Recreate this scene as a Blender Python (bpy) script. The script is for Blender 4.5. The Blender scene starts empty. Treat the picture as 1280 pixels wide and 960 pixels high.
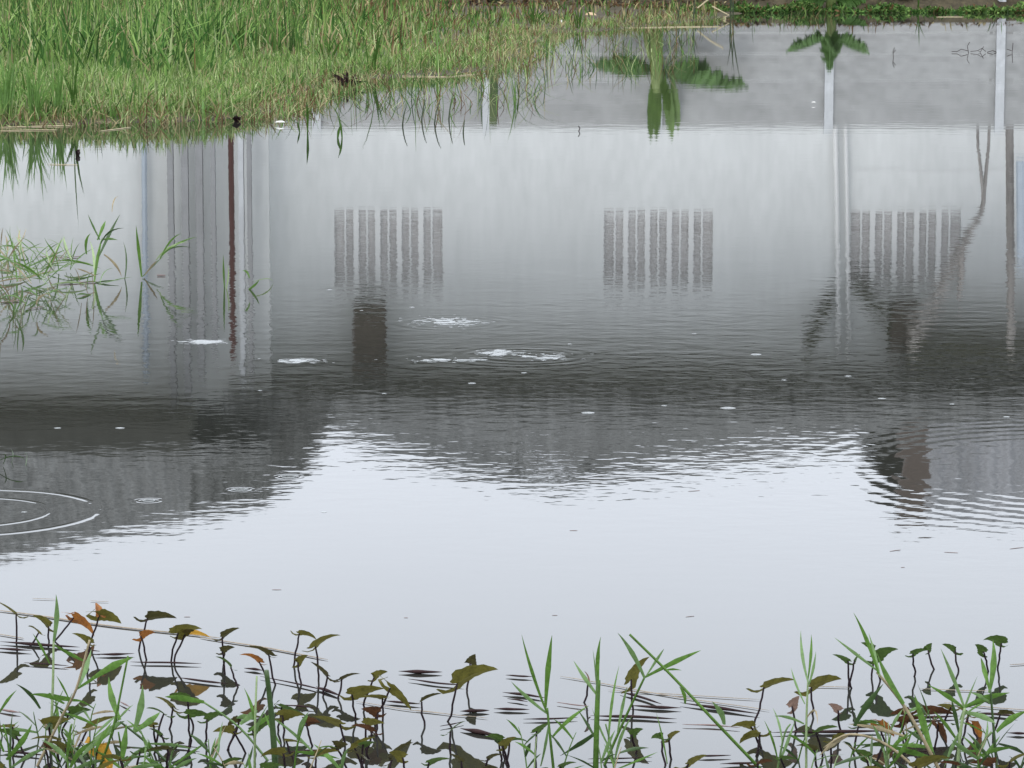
import bpy, math, random
import numpy as np
from mathutils import Vector, Matrix, noise as mnoise

random.seed(7)
rng = np.random.default_rng(11)
SC = bpy.context.scene
COL = SC.collection

# ------------------------------------------------------------------ camera
F = 4000.0                    # focal length in photograph pixels (1280 wide)
H = 1.5                       # eye height above the water
PITCH = math.atan((480 + 85) / F)
cam_d = bpy.data.cameras.new('camera')
cam = bpy.data.objects.new('camera', cam_d)
COL.objects.link(cam)
cam.location = (0, 0, H)
cam.rotation_euler = (math.pi / 2 - PITCH, 0, 0)
cam_d.sensor_width = 36.0
cam_d.lens = F / 1280 * 36.0
cam_d.clip_start = 0.1
cam_d.clip_end = 3000
SC.camera = cam

# ------------------------------------------------------------------ world
SUN_EL, SUN_AZ = math.radians(58), math.radians(205)     # azimuth clockwise from +Y
world = bpy.data.worlds.new('World')
SC.world = world
world.use_nodes = True
nt = world.node_tree
nt.nodes.clear()
n_out = nt.nodes.new('ShaderNodeOutputWorld')
n_bg = nt.nodes.new('ShaderNodeBackground')
n_sky = nt.nodes.new('ShaderNodeTexSky')
n_sky.sky_type = 'NISHITA'
n_sky.sun_disc = False
n_sky.sun_elevation = SUN_EL
n_sky.sun_rotation = SUN_AZ
n_sky.dust_density = 4.0
n_sky.air_density = 1.0
n_tc = nt.nodes.new('ShaderNodeTexCoord')
n_sep = nt.nodes.new('ShaderNodeSeparateXYZ')
n_mr = nt.nodes.new('ShaderNodeMapRange')                # overcast deck: brighter overhead (CIE overcast sky)
n_mr.inputs['From Min'].default_value = 0.0
n_mr.inputs['From Max'].default_value = 1.0
n_mr.inputs['To Min'].default_value = 7.0
n_mr.inputs['To Max'].default_value = 11.5
n_cl = nt.nodes.new('ShaderNodeVectorMath'); n_cl.operation = 'SCALE'
n_cl.inputs[0].default_value = (0.935, 0.985, 1.075)
n_no = nt.nodes.new('ShaderNodeTexNoise')
n_no.inputs['Scale'].default_value = 2.2
n_no.inputs['Detail'].default_value = 4
n_nm = nt.nodes.new('ShaderNodeMapRange')
n_nm.inputs['To Min'].default_value = 0.94
n_nm.inputs['To Max'].default_value = 1.06
n_mu = nt.nodes.new('ShaderNodeMath'); n_mu.operation = 'MULTIPLY'
n_mix = nt.nodes.new('ShaderNodeMix'); n_mix.data_type = 'RGBA'
n_mix.inputs['Factor'].default_value = 0.88              # cloud cover
L = nt.links.new
L(n_tc.outputs['Generated'], n_sep.inputs[0])
L(n_sep.outputs['Z'], n_mr.inputs['Value'])
L(n_tc.outputs['Generated'], n_no.inputs['Vector'])
L(n_no.outputs['Fac'], n_nm.inputs['Value'])
L(n_mr.outputs[0], n_mu.inputs[0]); L(n_nm.outputs[0], n_mu.inputs[1])
L(n_mu.outputs[0], n_cl.inputs['Scale'])
L(n_sky.outputs[0], n_mix.inputs[6]); L(n_cl.outputs[0], n_mix.inputs[7])
L(n_mix.outputs[2], n_bg.inputs['Color'])
n_bg.inputs['Strength'].default_value = 0.15
L(n_bg.outputs[0], n_out.inputs[0])

sun_d = bpy.data.lights.new('sun', 'SUN')
sun_d.energy = 0.8
sun_d.angle = math.radians(20)
sun_d.color = (1.0, 0.97, 0.92)
sun = bpy.data.objects.new('sun', sun_d)
COL.objects.link(sun)
sdir = Vector((math.sin(SUN_AZ) * math.cos(SUN_EL), math.cos(SUN_AZ) * math.cos(SUN_EL), math.sin(SUN_EL)))
sun.rotation_euler = sdir.to_track_quat('Z', 'Y').to_euler()

SC.view_settings.view_transform = 'Standard'
SC.view_settings.look = 'None'
SC.view_settings.gamma = 1.0
SC.view_settings.exposure = 0.80
SC.render.engine = 'CYCLES'
SC.cycles.use_denoising = True
SC.cycles.max_bounces = 5
SC.cycles.diffuse_bounces = 2
SC.cycles.glossy_bounces = 3
SC.cycles.transparent_max_bounces = 8

# ------------------------------------------------------------------ picture <-> place
RM = Matrix.Rotation(math.pi / 2 - PITCH, 3, 'X')


def ray(px, py):
    return RM @ Vector(((px - 640) / F, (480 - py) / F, -1.0))


def G(px, py, z=0.0):
    """the point of the level plane z seen at a pixel of the photograph"""
    d = ray(px, py)
    t = (z - H) / d.z
    return Vector((0, 0, H)) + d * t


def D(px, py, Y):
    """the point at distance Y seen at a pixel"""
    d = ray(px, py)
    return Vector((0, 0, H)) + d * (Y / d.y)


def RF(px, py, Y):
    """the point at distance Y whose mirror image in the water is seen at a pixel"""
    p = D(px, py, Y)
    return Vector((p.x, p.y, -p.z))


# ------------------------------------------------------------------ materials
MATS = {}


def lin(c):
    return tuple(((v / 12.92) if v <= 0.04045 else ((v + 0.055) / 1.055) ** 2.4) for v in [x / 255 for x in c])


def mat(name, col, rough=0.6, var=0.15, scale=8.0, spec=0.4, bump=0.0, bscale=40.0, trans=0.0, stretch=(1, 1, 1), dark=None, tint=False, gen=False):
    """procedural: base colour broken by two noises (+ fine relief); leaves may pass some light through"""
    if name in MATS:
        return MATS[name]
    m = bpy.data.materials.new(name)
    m.use_nodes = True
    t = m.node_tree
    N, K = t.nodes, t.links.new
    b = N['Principled BSDF']
    b.inputs['Roughness'].default_value = rough
    b.inputs['Specular IOR Level'].default_value = spec
    tc = N.new('ShaderNodeTexCoord')
    mp = N.new('ShaderNodeMapping')
    mp.inputs['Scale'].default_value = stretch
    K(tc.outputs['Object'], mp.inputs[0])
    n1 = N.new('ShaderNodeTexNoise'); n1.inputs['Scale'].default_value = scale; n1.inputs['Detail'].default_value = 5
    n2 = N.new('ShaderNodeTexNoise'); n2.inputs['Scale'].default_value = scale * 5.3; n2.inputs['Detail'].default_value = 3
    K(mp.outputs[0], n1.inputs[0]); K(mp.outputs[0], n2.inputs[0])
    ad = N.new('ShaderNodeMath'); ad.operation = 'ADD'
    K(n1.outputs[0], ad.inputs[0]); K(n2.outputs[0], ad.inputs[1])
    mr = N.new('ShaderNodeMapRange')
    mr.inputs['From Min'].default_value = 0.6; mr.inputs['From Max'].default_value = 1.4
    K(ad.outputs[0], mr.inputs[0])
    mx = N.new('ShaderNodeMix'); mx.data_type = 'RGBA'
    d = dark if dark else tuple(c * (1 - 2 * var) for c in col)
    l = tuple(min(0.9, c * (1 + var)) for c in col)
    mx.inputs[6].default_value = (*d, 1); mx.inputs[7].default_value = (*l, 1)
    K(mr.outputs[0], mx.inputs[0])
    src = mx.outputs[2]
    if tint:
        at = N.new('ShaderNodeAttribute'); at.attribute_name = 'tint'
        mm = N.new('ShaderNodeMix'); mm.data_type = 'RGBA'; mm.blend_type = 'MULTIPLY'; mm.inputs[0].default_value = 1
        K(src, mm.inputs[6]); K(at.outputs['Color'], mm.inputs[7])
        src = mm.outputs[2]
    K(src, b.inputs['Base Color'])
    if bump > 0:
        nb = N.new('ShaderNodeTexNoise'); nb.inputs['Scale'].default_value = bscale; nb.inputs['Detail'].default_value = 4
        K(mp.outputs[0], nb.inputs[0])
        bp = N.new('ShaderNodeBump'); bp.inputs['Strength'].default_value = 0.6; bp.inputs['Distance'].default_value = bump
        K(nb.outputs[0], bp.inputs['Height']); K(bp.outputs[0], b.inputs['Normal'])
    if trans > 0:
        tr = N.new('ShaderNodeBsdfTranslucent')
        K(src, tr.inputs[0])
        ms = N.new('ShaderNodeMixShader'); ms.inputs[0].default_value = trans
        K(b.outputs[0], ms.inputs[1]); K(tr.outputs[0], ms.inputs[2])
        K(ms.outputs[0], N['Material Output'].inputs[0])
    MATS[name] = m
    return m


# ------------------------------------------------------------------ mesh helpers
def link(o, parent=None, label=None, cat=None, group=None, kind=None):
    COL.objects.link(o)
    if parent is not None:
        o.parent = parent
    if label: o['label'] = label
    if cat: o['category'] = cat
    if group: o['group'] = group
    if kind: o['kind'] = kind
    return o


def mk(name, vf, m, parent=None, smooth=False, origin=None, **kw):
    v, f = vf
    if origin is None:
        origin = parent.location if parent is not None else Vector((0, 0, 0))
    o0 = Vector(origin)
    me = bpy.data.meshes.new(name)
    me.from_pydata([tuple(Vector(p) - o0) for p in v], [], f)
    if smooth:
        me.polygons.foreach_set('use_smooth', [True] * len(me.polygons))
    me.materials.append(m)
    o = bpy.data.objects.new(name, me)
    if parent is None:
        o.location = o0
    return link(o, parent, **kw)


def empty(name, loc, **kw):
    o = bpy.data.objects.new(name, None)
    o.location = loc
    o.empty_display_size = 0.1
    return link(o, **kw)


def join(*parts):
    V, Fc = [], []
    for v, f in parts:
        k = len(V)
        V += [Vector(p) for p in v]
        Fc += [tuple(i + k for i in q) for q in f]
    return V, Fc


def box(x0, x1, y0, y1, z0, z1):
    v = [(x, y, z) for z in (z0, z1) for y in (y0, y1) for x in (x0, x1)]
    return v, [(0, 2, 3, 1), (4, 5, 7, 6), (0, 1, 5, 4), (2, 6, 7, 3), (0, 4, 6, 2), (1, 3, 7, 5)]


def tube(pts, rad, sides=5, cap=True):
    pts = [Vector(p) for p in pts]
    n = len(pts)
    if not hasattr(rad, '__len__'):
        rad = [rad] * n
    V, Fc = [], []
    for i, p in enumerate(pts):
        t = (pts[min(i + 1, n - 1)] - pts[max(i - 1, 0)]).normalized()
        a = Vector((0, 1, 0)) if abs(t.y) < 0.9 else Vector((1, 0, 0))
        u = t.cross(a).normalized(); w = t.cross(u)
        for k in range(sides):
            an = 2 * math.pi * k / sides
            V.append(p + (u * math.cos(an) + w * math.sin(an)) * rad[i])
    for i in range(n - 1):
        for k in range(sides):
            a, b = i * sides + k, i * sides + (k + 1) % sides
            Fc.append((a, b, b + sides, a + sides))
    if cap:
        Fc.append(tuple(range(sides))[::-1])
        Fc.append(tuple((n - 1) * sides + k for k in range(sides)))
    return V, Fc


def bez(p0, p1, p2, n=7):
    p0, p1, p2 = Vector(p0), Vector(p1), Vector(p2)
    return [p0 * (1 - t) ** 2 + p1 * 2 * t * (1 - t) + p2 * t * t for t in [i / (n - 1) for i in range(n)]]


def blade(pts, w, fold=0.35, side=None, prof=None, twist=0.0):
    """a grass blade: keeled strip along pts, widest in the lower middle, pointed at the end"""
    pts = [Vector(p) for p in pts]
    n = len(pts)
    V, Fc = [], []
    view = Vector((0, 1, 0.12))
    for i, p in enumerate(pts):
        u = i / (n - 1)
        t = (pts[min(i + 1, n - 1)] - pts[max(i - 1, 0)]).normalized()
        s = t.cross(view)
        if s.length < 1e-3: s = Vector((1, 0, 0))
        s.normalize()
        nn = s.cross(t).normalized()
        if side: s = (s * math.cos(side + twist * u) + nn * math.sin(side + twist * u)).normalized(); nn = s.cross(t).normalized()
        k = prof(u) if prof else (0.45 + 1.1 * u if u < 0.5 else 1.0 - 0.0) * (1 if u < 0.5 else max(0.02, (1 - u) / 0.5) ** 0.8)
        h = w * 0.5 * k
        V += [p - s * h + nn * h * fold, p, p + s * h + nn * h * fold]
    for i in range(n - 1):
        a = i * 3
        Fc += [(a, a + 1, a + 4, a + 3), (a + 1, a + 2, a + 5, a + 4)]
    return V, Fc


def strip_mesh(name, verts, faces_idx, tint, m, **kw):
    """fast build: faces_idx list of (array of n-gons)"""
    me = bpy.data.meshes.new(name)
    nv = len(verts)
    me.vertices.add(nv)
    me.vertices.foreach_set('co', verts.astype(np.float32).ravel())
    loops = np.concatenate([f.ravel() for f in faces_idx])
    sizes = np.concatenate([np.full(len(f), f.shape[1]) for f in faces_idx])
    starts = np.concatenate([[0], np.cumsum(sizes)[:-1]])
    me.loops.add(len(loops)); me.polygons.add(len(sizes))
    me.loops.foreach_set('vertex_index', loops.astype(np.int32))
    me.polygons.foreach_set('loop_start', starts.astype(np.int32))
    me.update(calc_edges=True)
    if tint is not None:
        at = me.attributes.new('tint', 'FLOAT_COLOR', 'POINT')
        c = np.concatenate([tint, np.ones((nv, 1))], 1)
        at.data.foreach_set('color', c.astype(np.float32).ravel())
    me.materials.append(m)
    me.validate()
    o = bpy.data.objects.new(name, me)
    return link(o, **kw)


def field(name, base, hgt, wid, lean, az, tint, m, curl=0.5, **kw):
    """many blades in one mesh; base (n,3), the rest (n,)"""
    n = len(base)
    face = rng.uniform(-0.9, 0.9, n)
    sx, sy = np.cos(face), np.sin(face)
    lx, ly = np.cos(az), np.sin(az)
    V = np.zeros((n, 7, 3))
    us = [0, 0, 0.4, 0.4, 0.75, 0.75, 1.0]
    ws = [0.6, 0.6, 1.0, 1.0, 0.65, 0.65, 0]
    sg = [-1, 1, -1, 1, -1, 1, 0]
    for k in range(7):
        u = us[k]
        out = lean * hgt * (u * (1 - curl) + curl * u ** 2.4)
        up = hgt * (u - 0.32 * np.minimum(lean, 1.6) * u ** 2.5)
        V[:, k, 0] = base[:, 0] + lx * out + sx * sg[k] * ws[k] * wid * 0.5
        V[:, k, 1] = base[:, 1] + ly * out + sy * sg[k] * ws[k] * wid * 0.5
        V[:, k, 2] = base[:, 2] + up
    V = V.reshape(-1, 3)
    o = np.arange(n)[:, None] * 7
    q1 = o + np.array([[0, 1, 3, 2]]); q2 = o + np.array([[2, 3, 5, 4]]); t3 = o + np.array([[4, 5, 6]])
    T = np.repeat(tint, 7, axis=0)
    return strip_mesh(name, V, [q1, q2, t3], T, m, **kw)


def vnoise(x, y, s, seed=0.0):
    return np.array([mnoise.noise(Vector((a * s + seed, b * s, seed * 1.7))) for a, b in zip(x, y)])


ORD = ['first', 'second', 'third', 'fourth', 'fifth', 'sixth', 'seventh', 'eighth', 'ninth', 'tenth', 'eleventh', 'twelfth', 'thirteenth',
       'fourteenth', 'fifteenth', 'sixteenth', 'seventeenth', 'eighteenth', 'nineteenth', 'twentieth']


def ordinal(i):
    if i < 20: return ORD[i]
    n = i + 1
    return '%d%s' % (n, {1: 'st', 2: 'nd', 3: 'rd'}.get(n % 10 if n % 100 not in (11, 12, 13) else 0, 'th'))


# ================================================================== SETTING
# ---- shoreline of the far bank (waterline pixels -> points on the water plane)
SHORE_PX = [(-900, 160), (-200, 158), (0, 157), (120, 154), (300, 149), (345, 137), (385, 118), (420, 103), (470, 97), (560, 93), (625, 86),
            (655, 62), (690, 41), (760, 38), (830, 31), (905, 22), (935, 14), (1280, 13), (1700, 13), (3000, 13)]
SHORE = np.array([[G(*p).x, G(*p).y] for p in SHORE_PX])
SHORE[0] = (-60, SHORE[0][1]); SHORE[-1] = (90, SHORE[-1][1])


def shore_dist(X, Y):
    """signed distance to the far shoreline, positive on land"""
    P = np.stack([X, Y], -1)
    best = np.full(X.shape, 1e9)
    ysh = np.interp(X, SHORE[:, 0], SHORE[:, 1]) if False else None
    inside = np.zeros(X.shape, bool)
    poly = np.vstack([SHORE, [[90, 900], [-60, 900]]])
    n = len(poly)
    for i in range(n):
        a, b = poly[i], poly[(i + 1) % n]
        if i < len(SHORE) - 1:
            ab = b - a
            t = np.clip(((P - a) @ ab) / (ab @ ab), 0, 1)
            d = np.linalg.norm(P - (a + t[..., None] * ab), axis=-1)
            best = np.minimum(best, d)
        c = ((a[1] > Y) != (b[1] > Y))
        xi = (b[0] - a[0]) * (Y - a[1]) / (b[1] - a[1] + 1e-12) + a[0]
        inside ^= c & (X < xi)
    return np.where(inside, best, -best)


PUD = []      # flooded hollows in the grass


def ground_z(X, Y):
    d = shore_dist(X, Y)
    z = np.where(d > 0, 0.015 + 0.035 * np.minimum(d, 3.0) + 0.012 * np.sin(X * 2.3 + Y) * np.clip(d, 0, 1), -0.02 + 0.22 * np.maximum(d, -4) * 0.6)
    steep = np.clip((Y - 60.9) / 0.9, 0, 1)
    z = np.where(d > 0, np.maximum(z, 0.235 * steep), z)
    for c, rx, ry in PUD:
        r = ((X - c.x) / rx) ** 2 + ((Y - c.y) / ry) ** 2
        z = z - 0.32 * np.clip(1.5 - r, 0, 1)
    near = np.clip((4.6 - Y) / 1.0, 0, 1.2)
    z = np.where(Y < 4.6, -0.02 + 0.15 * near, z)
    z = np.where((Y >= 4.6) & (Y < 8), -0.02 - 0.1 * (Y - 4.6), z)
    return z


gx = np.concatenate([[-700, -250, -120, -70], np.arange(-40, -14, 2.0), np.arange(-14, 14, 0.35), np.arange(14, 41, 2.0), [70, 120, 250, 700]])
gy = np.concatenate([[-300, -60, -20, -5, 0], np.arange(1, 6, 0.35), np.arange(6, 24, 1.5), np.arange(24, 72, 0.35), np.arange(72, 110, 3.0), [150, 250, 500, 1200]])
GX, GY = np.meshgrid(gx, gy)
GZ = ground_z(GX, GY)
nx, ny = len(gx), len(gy)
gv = np.stack([GX, GY, GZ], -1).reshape(-1, 3)
ii = (np.arange(ny - 1)[:, None] * nx + np.arange(nx - 1)[None]).reshape(-1, 1)
gf = ii + np.array([[0, 1, nx + 1, nx]])
m_soil = mat('wet_soil', (0.055, 0.045, 0.024), 0.85, 0.35, 3.0, 0.3, bump=0.02, bscale=14)
strip_mesh('ground', gv, [gf], None, m_soil, kind='structure')

# ---- water
mw = bpy.data.materials.new('pond_water_surface')
mw.use_nodes = True
T = mw.node_tree
N, K = T.nodes, T.links.new
wb = N['Principled BSDF']
wb.inputs['Base Color'].default_value = (0.018, 0.019, 0.016, 1)      # silty water body
wb.inputs['Roughness'].default_value = 0.02
wb.inputs['IOR'].default_value = 1.58
wb.inputs['Specular IOR Level'].default_value = 0.5
geo = N.new('ShaderNodeNewGeometry')


def M2(op, a, b=None):
    n = N.new('ShaderNodeMath'); n.operation = op
    for i, v in enumerate((a, b)):
        if v is None: continue
        if isinstance(v, (int, float)): n.inputs[i].default_value = v
        else: K(v, n.inputs[i])
    return n.outputs[0]


def wnoise(scale, stretch, detail=2.0, off=0.0):
    mp = N.new('ShaderNodeMapping')
    mp.inputs['Scale'].default_value = stretch
    mp.inputs['Location'].default_value = (off, off * 0.7, 0)
    K(geo.outputs['Position'], mp.inputs[0])
    t = N.new('ShaderNodeTexNoise')
    t.noise_dimensions = '2D'
    t.inputs['Scale'].default_value = scale
    t.inputs['Detail'].default_value = detail
    K(mp.outputs[0], t.inputs[0])
    return t.outputs[0]


sp = N.new('ShaderNodeSeparateXYZ'); K(geo.outputs['Position'], sp.inputs[0])
PX, PY = sp.outputs[0], sp.outputs[1]


def ramp(v, a, b, c, d):
    r1 = N.new('ShaderNodeMapRange'); r1.interpolation_type = 'SMOOTHSTEP'
    r1.inputs[1].default_value = a; r1.inputs[2].default_value = b; K(v, r1.inputs[0])
    r2 = N.new('ShaderNodeMapRange'); r2.interpolation_type = 'SMOOTHSTEP'
    r2.inputs[1].default_value = c; r2.inputs[2].default_value = d
    r2.inputs[3].default_value = 1; r2.inputs[4].default_value = 0; K(v, r2.inputs[0])
    return M2('MULTIPLY', r1.outputs[0], r2.outputs[0])


# a cat's-paw of breeze crosses the pond 9-13 m out; farther water lies almost still
yw = M2('ADD', PY, M2('MULTIPLY', M2('SUBTRACT', wnoise(0.55, (1, 0.6, 1), 2, 3.0), 0.5), 3.0))
paw = ramp(yw, 6.6, 8.6, 12.5, 18.5)
paw2 = ramp(yw, 20.0, 23.0, 27.0, 34.0)
lee = N.new('ShaderNodeMapRange'); lee.interpolation_type = 'SMOOTHSTEP'
lee.inputs[1].default_value = -1.5; lee.inputs[2].default_value = -0.5; lee.inputs[3].default_value = 0.22; K(PX, lee.inputs[0])
lee2 = N.new('ShaderNodeMapRange'); lee2.interpolation_type = 'SMOOTHSTEP'
lee2.inputs[1].default_value = 9.2; lee2.inputs[2].default_value = 12.0; K(PY, lee2.inputs[0])
patch = M2('MULTIPLY', M2('MULTIPLY', paw, M2('MAXIMUM', lee.outputs[0], lee2.outputs[0])), M2('ADD', 0.35, M2('MULTIPLY', wnoise(1.1, (0.6, 1, 1), 2, 9.0), 1.3)))
rip = wnoise(11.0, (0.75, 1.0, 1), 2.5, 0)
rip2 = wnoise(26.0, (0.6, 1.0, 1), 1.5, 5)
swell = wnoise(1.6, (0.55, 1, 1), 2.0, 2)
swell2 = wnoise(5.0, (0.7, 1, 1), 2.0, 7)
h = M2('MULTIPLY', M2('MULTIPLY', rip, patch), 0.00030)
h = M2('ADD', h, M2('MULTIPLY', M2('MULTIPLY', rip2, patch), 0.00010))
h = M2('ADD', h, M2('MULTIPLY', rip, 0.00006))
h = M2('ADD', h, M2('MULTIPLY', swell, 0.00035))
h = M2('ADD', h, M2('MULTIPLY', swell2, 0.0001))
h = M2('ADD', h, M2('MULTIPLY', M2('MULTIPLY', swell2, paw2), 0.0002))

# rings of raindrops and rising bubbles: centre pixel, radius (m), band width, wavelength, height
RINGS = [(-40, 640, 0.335, 0.016, 0.06, 0.00027), (-40, 640, 0.21, 0.014, 0.05, 0.0002), 
         (300, 612, 0.026, 0.010, 0.022, 0.00015), (361, 596, 0.03, 0.010, 0.022, 0.00015), (186, 626, 0.03, 0.010, 0.022, 0.00015),
                  (655, 445, 0.2, 0.12, 0.07, 0.00006), (565, 404, 0.2, 0.1, 0.07, 0.00006),
         (1400, 590, 0.75, 0.25, 0.075, 0.00007)]
wob_r = M2('MULTIPLY', swell2, 0.012)                      # rings are never perfect circles
for (rx, ry, r0, wd, wl, am) in RINGS:
    c = G(rx, ry)
    vd = N.new('ShaderNodeVectorMath'); vd.operation = 'DISTANCE'
    K(geo.outputs['Position'], vd.inputs[0]); vd.inputs[1].default_value = (c.x, c.y, 0)
    r = M2('ADD', vd.outputs['Value'], wob_r)
    r = M2('SUBTRACT', r, r0 + .006)
    e = M2('POWER', 2.71828, M2('MULTIPLY', M2('MULTIPLY', r, r), -1 / wd ** 2))
    cs = M2('COSINE', M2('MULTIPLY', r, 2 * math.pi / wl))
    h = M2('ADD', h, M2('MULTIPLY', M2('MULTIPLY', e, cs), am))
bp = N.new('ShaderNodeBump')
bp.inputs['Strength'].default_value = 1.0
bp.inputs['Distance'].default_value = 1.0
K(h, bp.inputs['Height']); K(bp.outputs[0], wb.inputs['Normal'])
mk('pond_water', ([(-120, 1.5, 0), (120, 1.5, 0), (120, 75, 0), (-120, 75, 0)], [(0, 1, 2, 3)]), mw, kind='structure')

# ================================================================== BUILDINGS behind the far bank (seen mirrored in the pond)
m_conc = mat('cast_concrete', (0.365, 0.37, 0.365), 0.85, 0.18, 1.3, 0.3, bump=0.004, bscale=30, stretch=(0.6, 1, 2.0))
m_post = mat('pale_concrete', (0.54, 0.56, 0.575), 0.8, 0.16, 2.5, 0.3)
m_wall = mat('limewashed_render', (0.70, 0.72, 0.71), 0.9, 0.065, 1.1, 0.2, stretch=(1, 1, 0.4))
m_soff = mat('timber_soffit', (0.19, 0.19, 0.16), 0.9, 0.2, 3.0)
m_roof = mat('weathered_metal_sheet', (0.145, 0.148, 0.145), 0.9, 0.6, 1.9, 0.2, stretch=(2.2, 1, 0.15))
m_roof2 = mat('pale_metal_sheet', (0.42, 0.43, 0.45), 0.8, 0.25, 1.4, 0.3, stretch=(2.2, 1, 0.15))
m_dark = mat('dark_opening', (0.53, 0.505, 0.49), 0.9, 0.25, 2.5)
m_vent = mat('vent_block', (0.74, 0.75, 0.74), 0.85, 0.06, 6.0)
m_brick = mat('sooty_brick', (0.13, 0.10, 0.085), 0.9, 0.25, 5.0)
m_rust = mat('rusted_steel', (0.075, 0.022, 0.018), 0.8, 0.4, 30.0)
m_blue = mat('faded_blue_plastic', (0.42, 0.48, 0.54), 0.5, 0.1, 6.0)
m_olive = mat('mossy_tarpaulin', (0.065, 0.066, 0.035), 0.85, 0.25, 4.0)
m_bark = mat('grey_bark', (0.27, 0.255, 0.24), 0.9, 0.3, 9.0, bump=0.01)
m_trunk_green = mat('green_pseudostem', (0.14, 0.19, 0.055), 0.6, 0.3, 6.0, stretch=(3, 3, 0.4))
m_banana = mat('banana_leaf', (0.058, 0.13, 0.022), 0.6, 0.25, 5.0, trans=0.3)

# ---- precast concrete wall
FY = 62.5
fence = empty('concrete_wall', (0, FY, 0.2), label='grey precast concrete panel wall with pale posts along the far bank', cat='wall')
p0 = RF(1035, 165, FY); sx = RF(1248, 165, FY).x - p0.x
FTOP = RF(1035, 165, FY).z
zs = [0.10, RF(1000, 41, FY).z, RF(1000, 68, FY).z, RF(1000, 100, FY).z, FTOP - 0.07]
post0 = None; slabs = [None] * 4
for k in range(-7, 6):
    x = p0.x + k * sx
    if post0 is None:
        post0 = mk('post', box(-0.085, 0.085, -0.10, 0.10, 0.0, FTOP - 0.1), m_post, fence, origin=(0, 0, 0))
        po = post0
    else:
        po = post0.copy(); COL.objects.link(po)
    po.location = (x, 0, -0.1)
    for j in range(4):
        if slabs[j] is None:
            slabs[j] = mk('panel', box(-sx / 2 + 0.087, sx / 2 - 0.087, -0.04, 0.04, 0.008, zs[j + 1] - zs[j] - 0.008), m_conc, fence, origin=(0, 0, 0))
            s = slabs[j]
        else:
            s = slabs[j].copy(); COL.objects.link(s)
        s.location = (x + sx / 2, (j % 2) * 0.012 + random.uniform(-.006, .006), zs[j] - 0.2)

# ---- long two-storey house
HY = 67.0
hx0, hx1 = RF(322, 300, HY).x, RF(1420, 300, HY).x
eave_z = RF(700, 474, HY).z
house = empty('house', (0, HY, 0), label='long pale two-storey house with vent-block windows mirrored behind the concrete wall', cat='house')
WIN = [(418, 553, 265, 356), (755, 891, 265, 356), (1063, 1201, 268, 356)]
wr = [(RF(a, 300, HY).x, RF(b, 300, HY).x, RF(700, c, HY).z, RF(700, d, HY).z) for a, b, c, d in WIN]
# wall with real openings: cells between the window edges
xs = sorted([hx0, hx1] + [v for w in wr for v in w[:2]])
zz0, zz1 = min(w[2] for w in wr), max(w[3] for w in wr)
cells = [box(hx0, hx1, HY, HY + 0.25, 0.15, zz0), box(hx0, hx1, HY, HY + 0.25, zz1, eave_z)]
for i in range(0, len(xs) - 1, 2):
    cells.append(box(xs[i], xs[i + 1], HY, HY + 0.25, zz0, zz1))
mk('wall', join(*cells), m_wall, house)
mk('band_course', box(RF(1050, 213, HY).x, hx1 + 0.02, HY - 0.012, HY - 0.002, RF(700, 213, HY).z, RF(700, 213, HY).z + 0.03), m_vent, house)
for (a, b, c, d) in wr:
    win = mk('window', box(a, b, HY + 0.15, HY + 0.2, zz0, zz1), m_dark, house)
    n = 5
    stepx = (b - a) / n
    for i in range(1, n):
        mk('mullion', box(a + i * stepx - 0.055, a + i * stepx + 0.055, HY + 0.02, HY + 0.145, zz0, zz1), m_vent, win, origin=house.location)
    for i in range(n):
        mk('mullion', box(a + (i + .5) * stepx - 0.02, a + (i + .5) * stepx + 0.02, HY + 0.08, HY + 0.147, zz0, zz1), m_vent, win, origin=house.location)
    hz = zz1 - zz0
    for q in (0.12, 0.31, 0.5, 0.69, 0.88):
        mk('crossbar', box(a, b, HY + 0.10, HY + 0.149, zz0 + hz * q - 0.045, zz0 + hz * q + 0.045), m_vent, win, origin=house.location)


def corrug(p00, p10, p01, p11, n, amp, nu=1):
    """corrugated sheet between four corners (ribs run from the 0 edge to the 1 edge)"""
    p00, p10, p01, p11 = map(Vector, (p00, p10, p01, p11))
    nrm = (p10 - p00).cross(p01 - p00).normalized()
    V, Fc = [], []
    k = n * 4
    for i in range(k + 1):
        u = i / k
        hgt = amp * (1, 1, -1, -1)[i % 4]
        V += [p00.lerp(p10, u) + nrm * hgt, p01.lerp(p11, u) + nrm * hgt]
    for i in range(k):
        Fc.append((2 * i, 2 * i + 2, 2 * i + 3, 2 * i + 1))
    return V, Fc


OV = 1.7
mk('eave', box(hx0 - 0.5, hx1 + 0.5, HY - OV, HY + 0.3, eave_z + 0.02, eave_z + 0.20), m_soff, house)
RYB = 73.0
mk('fascia', box(hx0 - 0.6, hx1 + 0.6, HY - OV - .2, HY - OV - .15, eave_z + .05, eave_z + 0.42), m_roof, house)
rf = mk('roof', corrug((hx0 - 0.6, HY - OV - 0.1, eave_z + 0.24), (hx1 + 0.6, HY - OV - 0.1, eave_z + 0.24),
                       (RF(560, 586, RYB).x, RYB, RF(560, 586, RYB).z), (RF(830, 586, RYB).x, RYB, RF(830, 586, RYB).z), 46, 0.035), m_roof, house)
pk = RF(690, 604, RYB + 0.6)
mk('ridge_cap', tube([RF(540, 575, RYB), RF(620, 588, RYB + .1), pk, RF(770, 588, RYB + .1), RF(860, 575, RYB)], 0.16, 6), m_roof, rf, origin=house.location)
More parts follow.
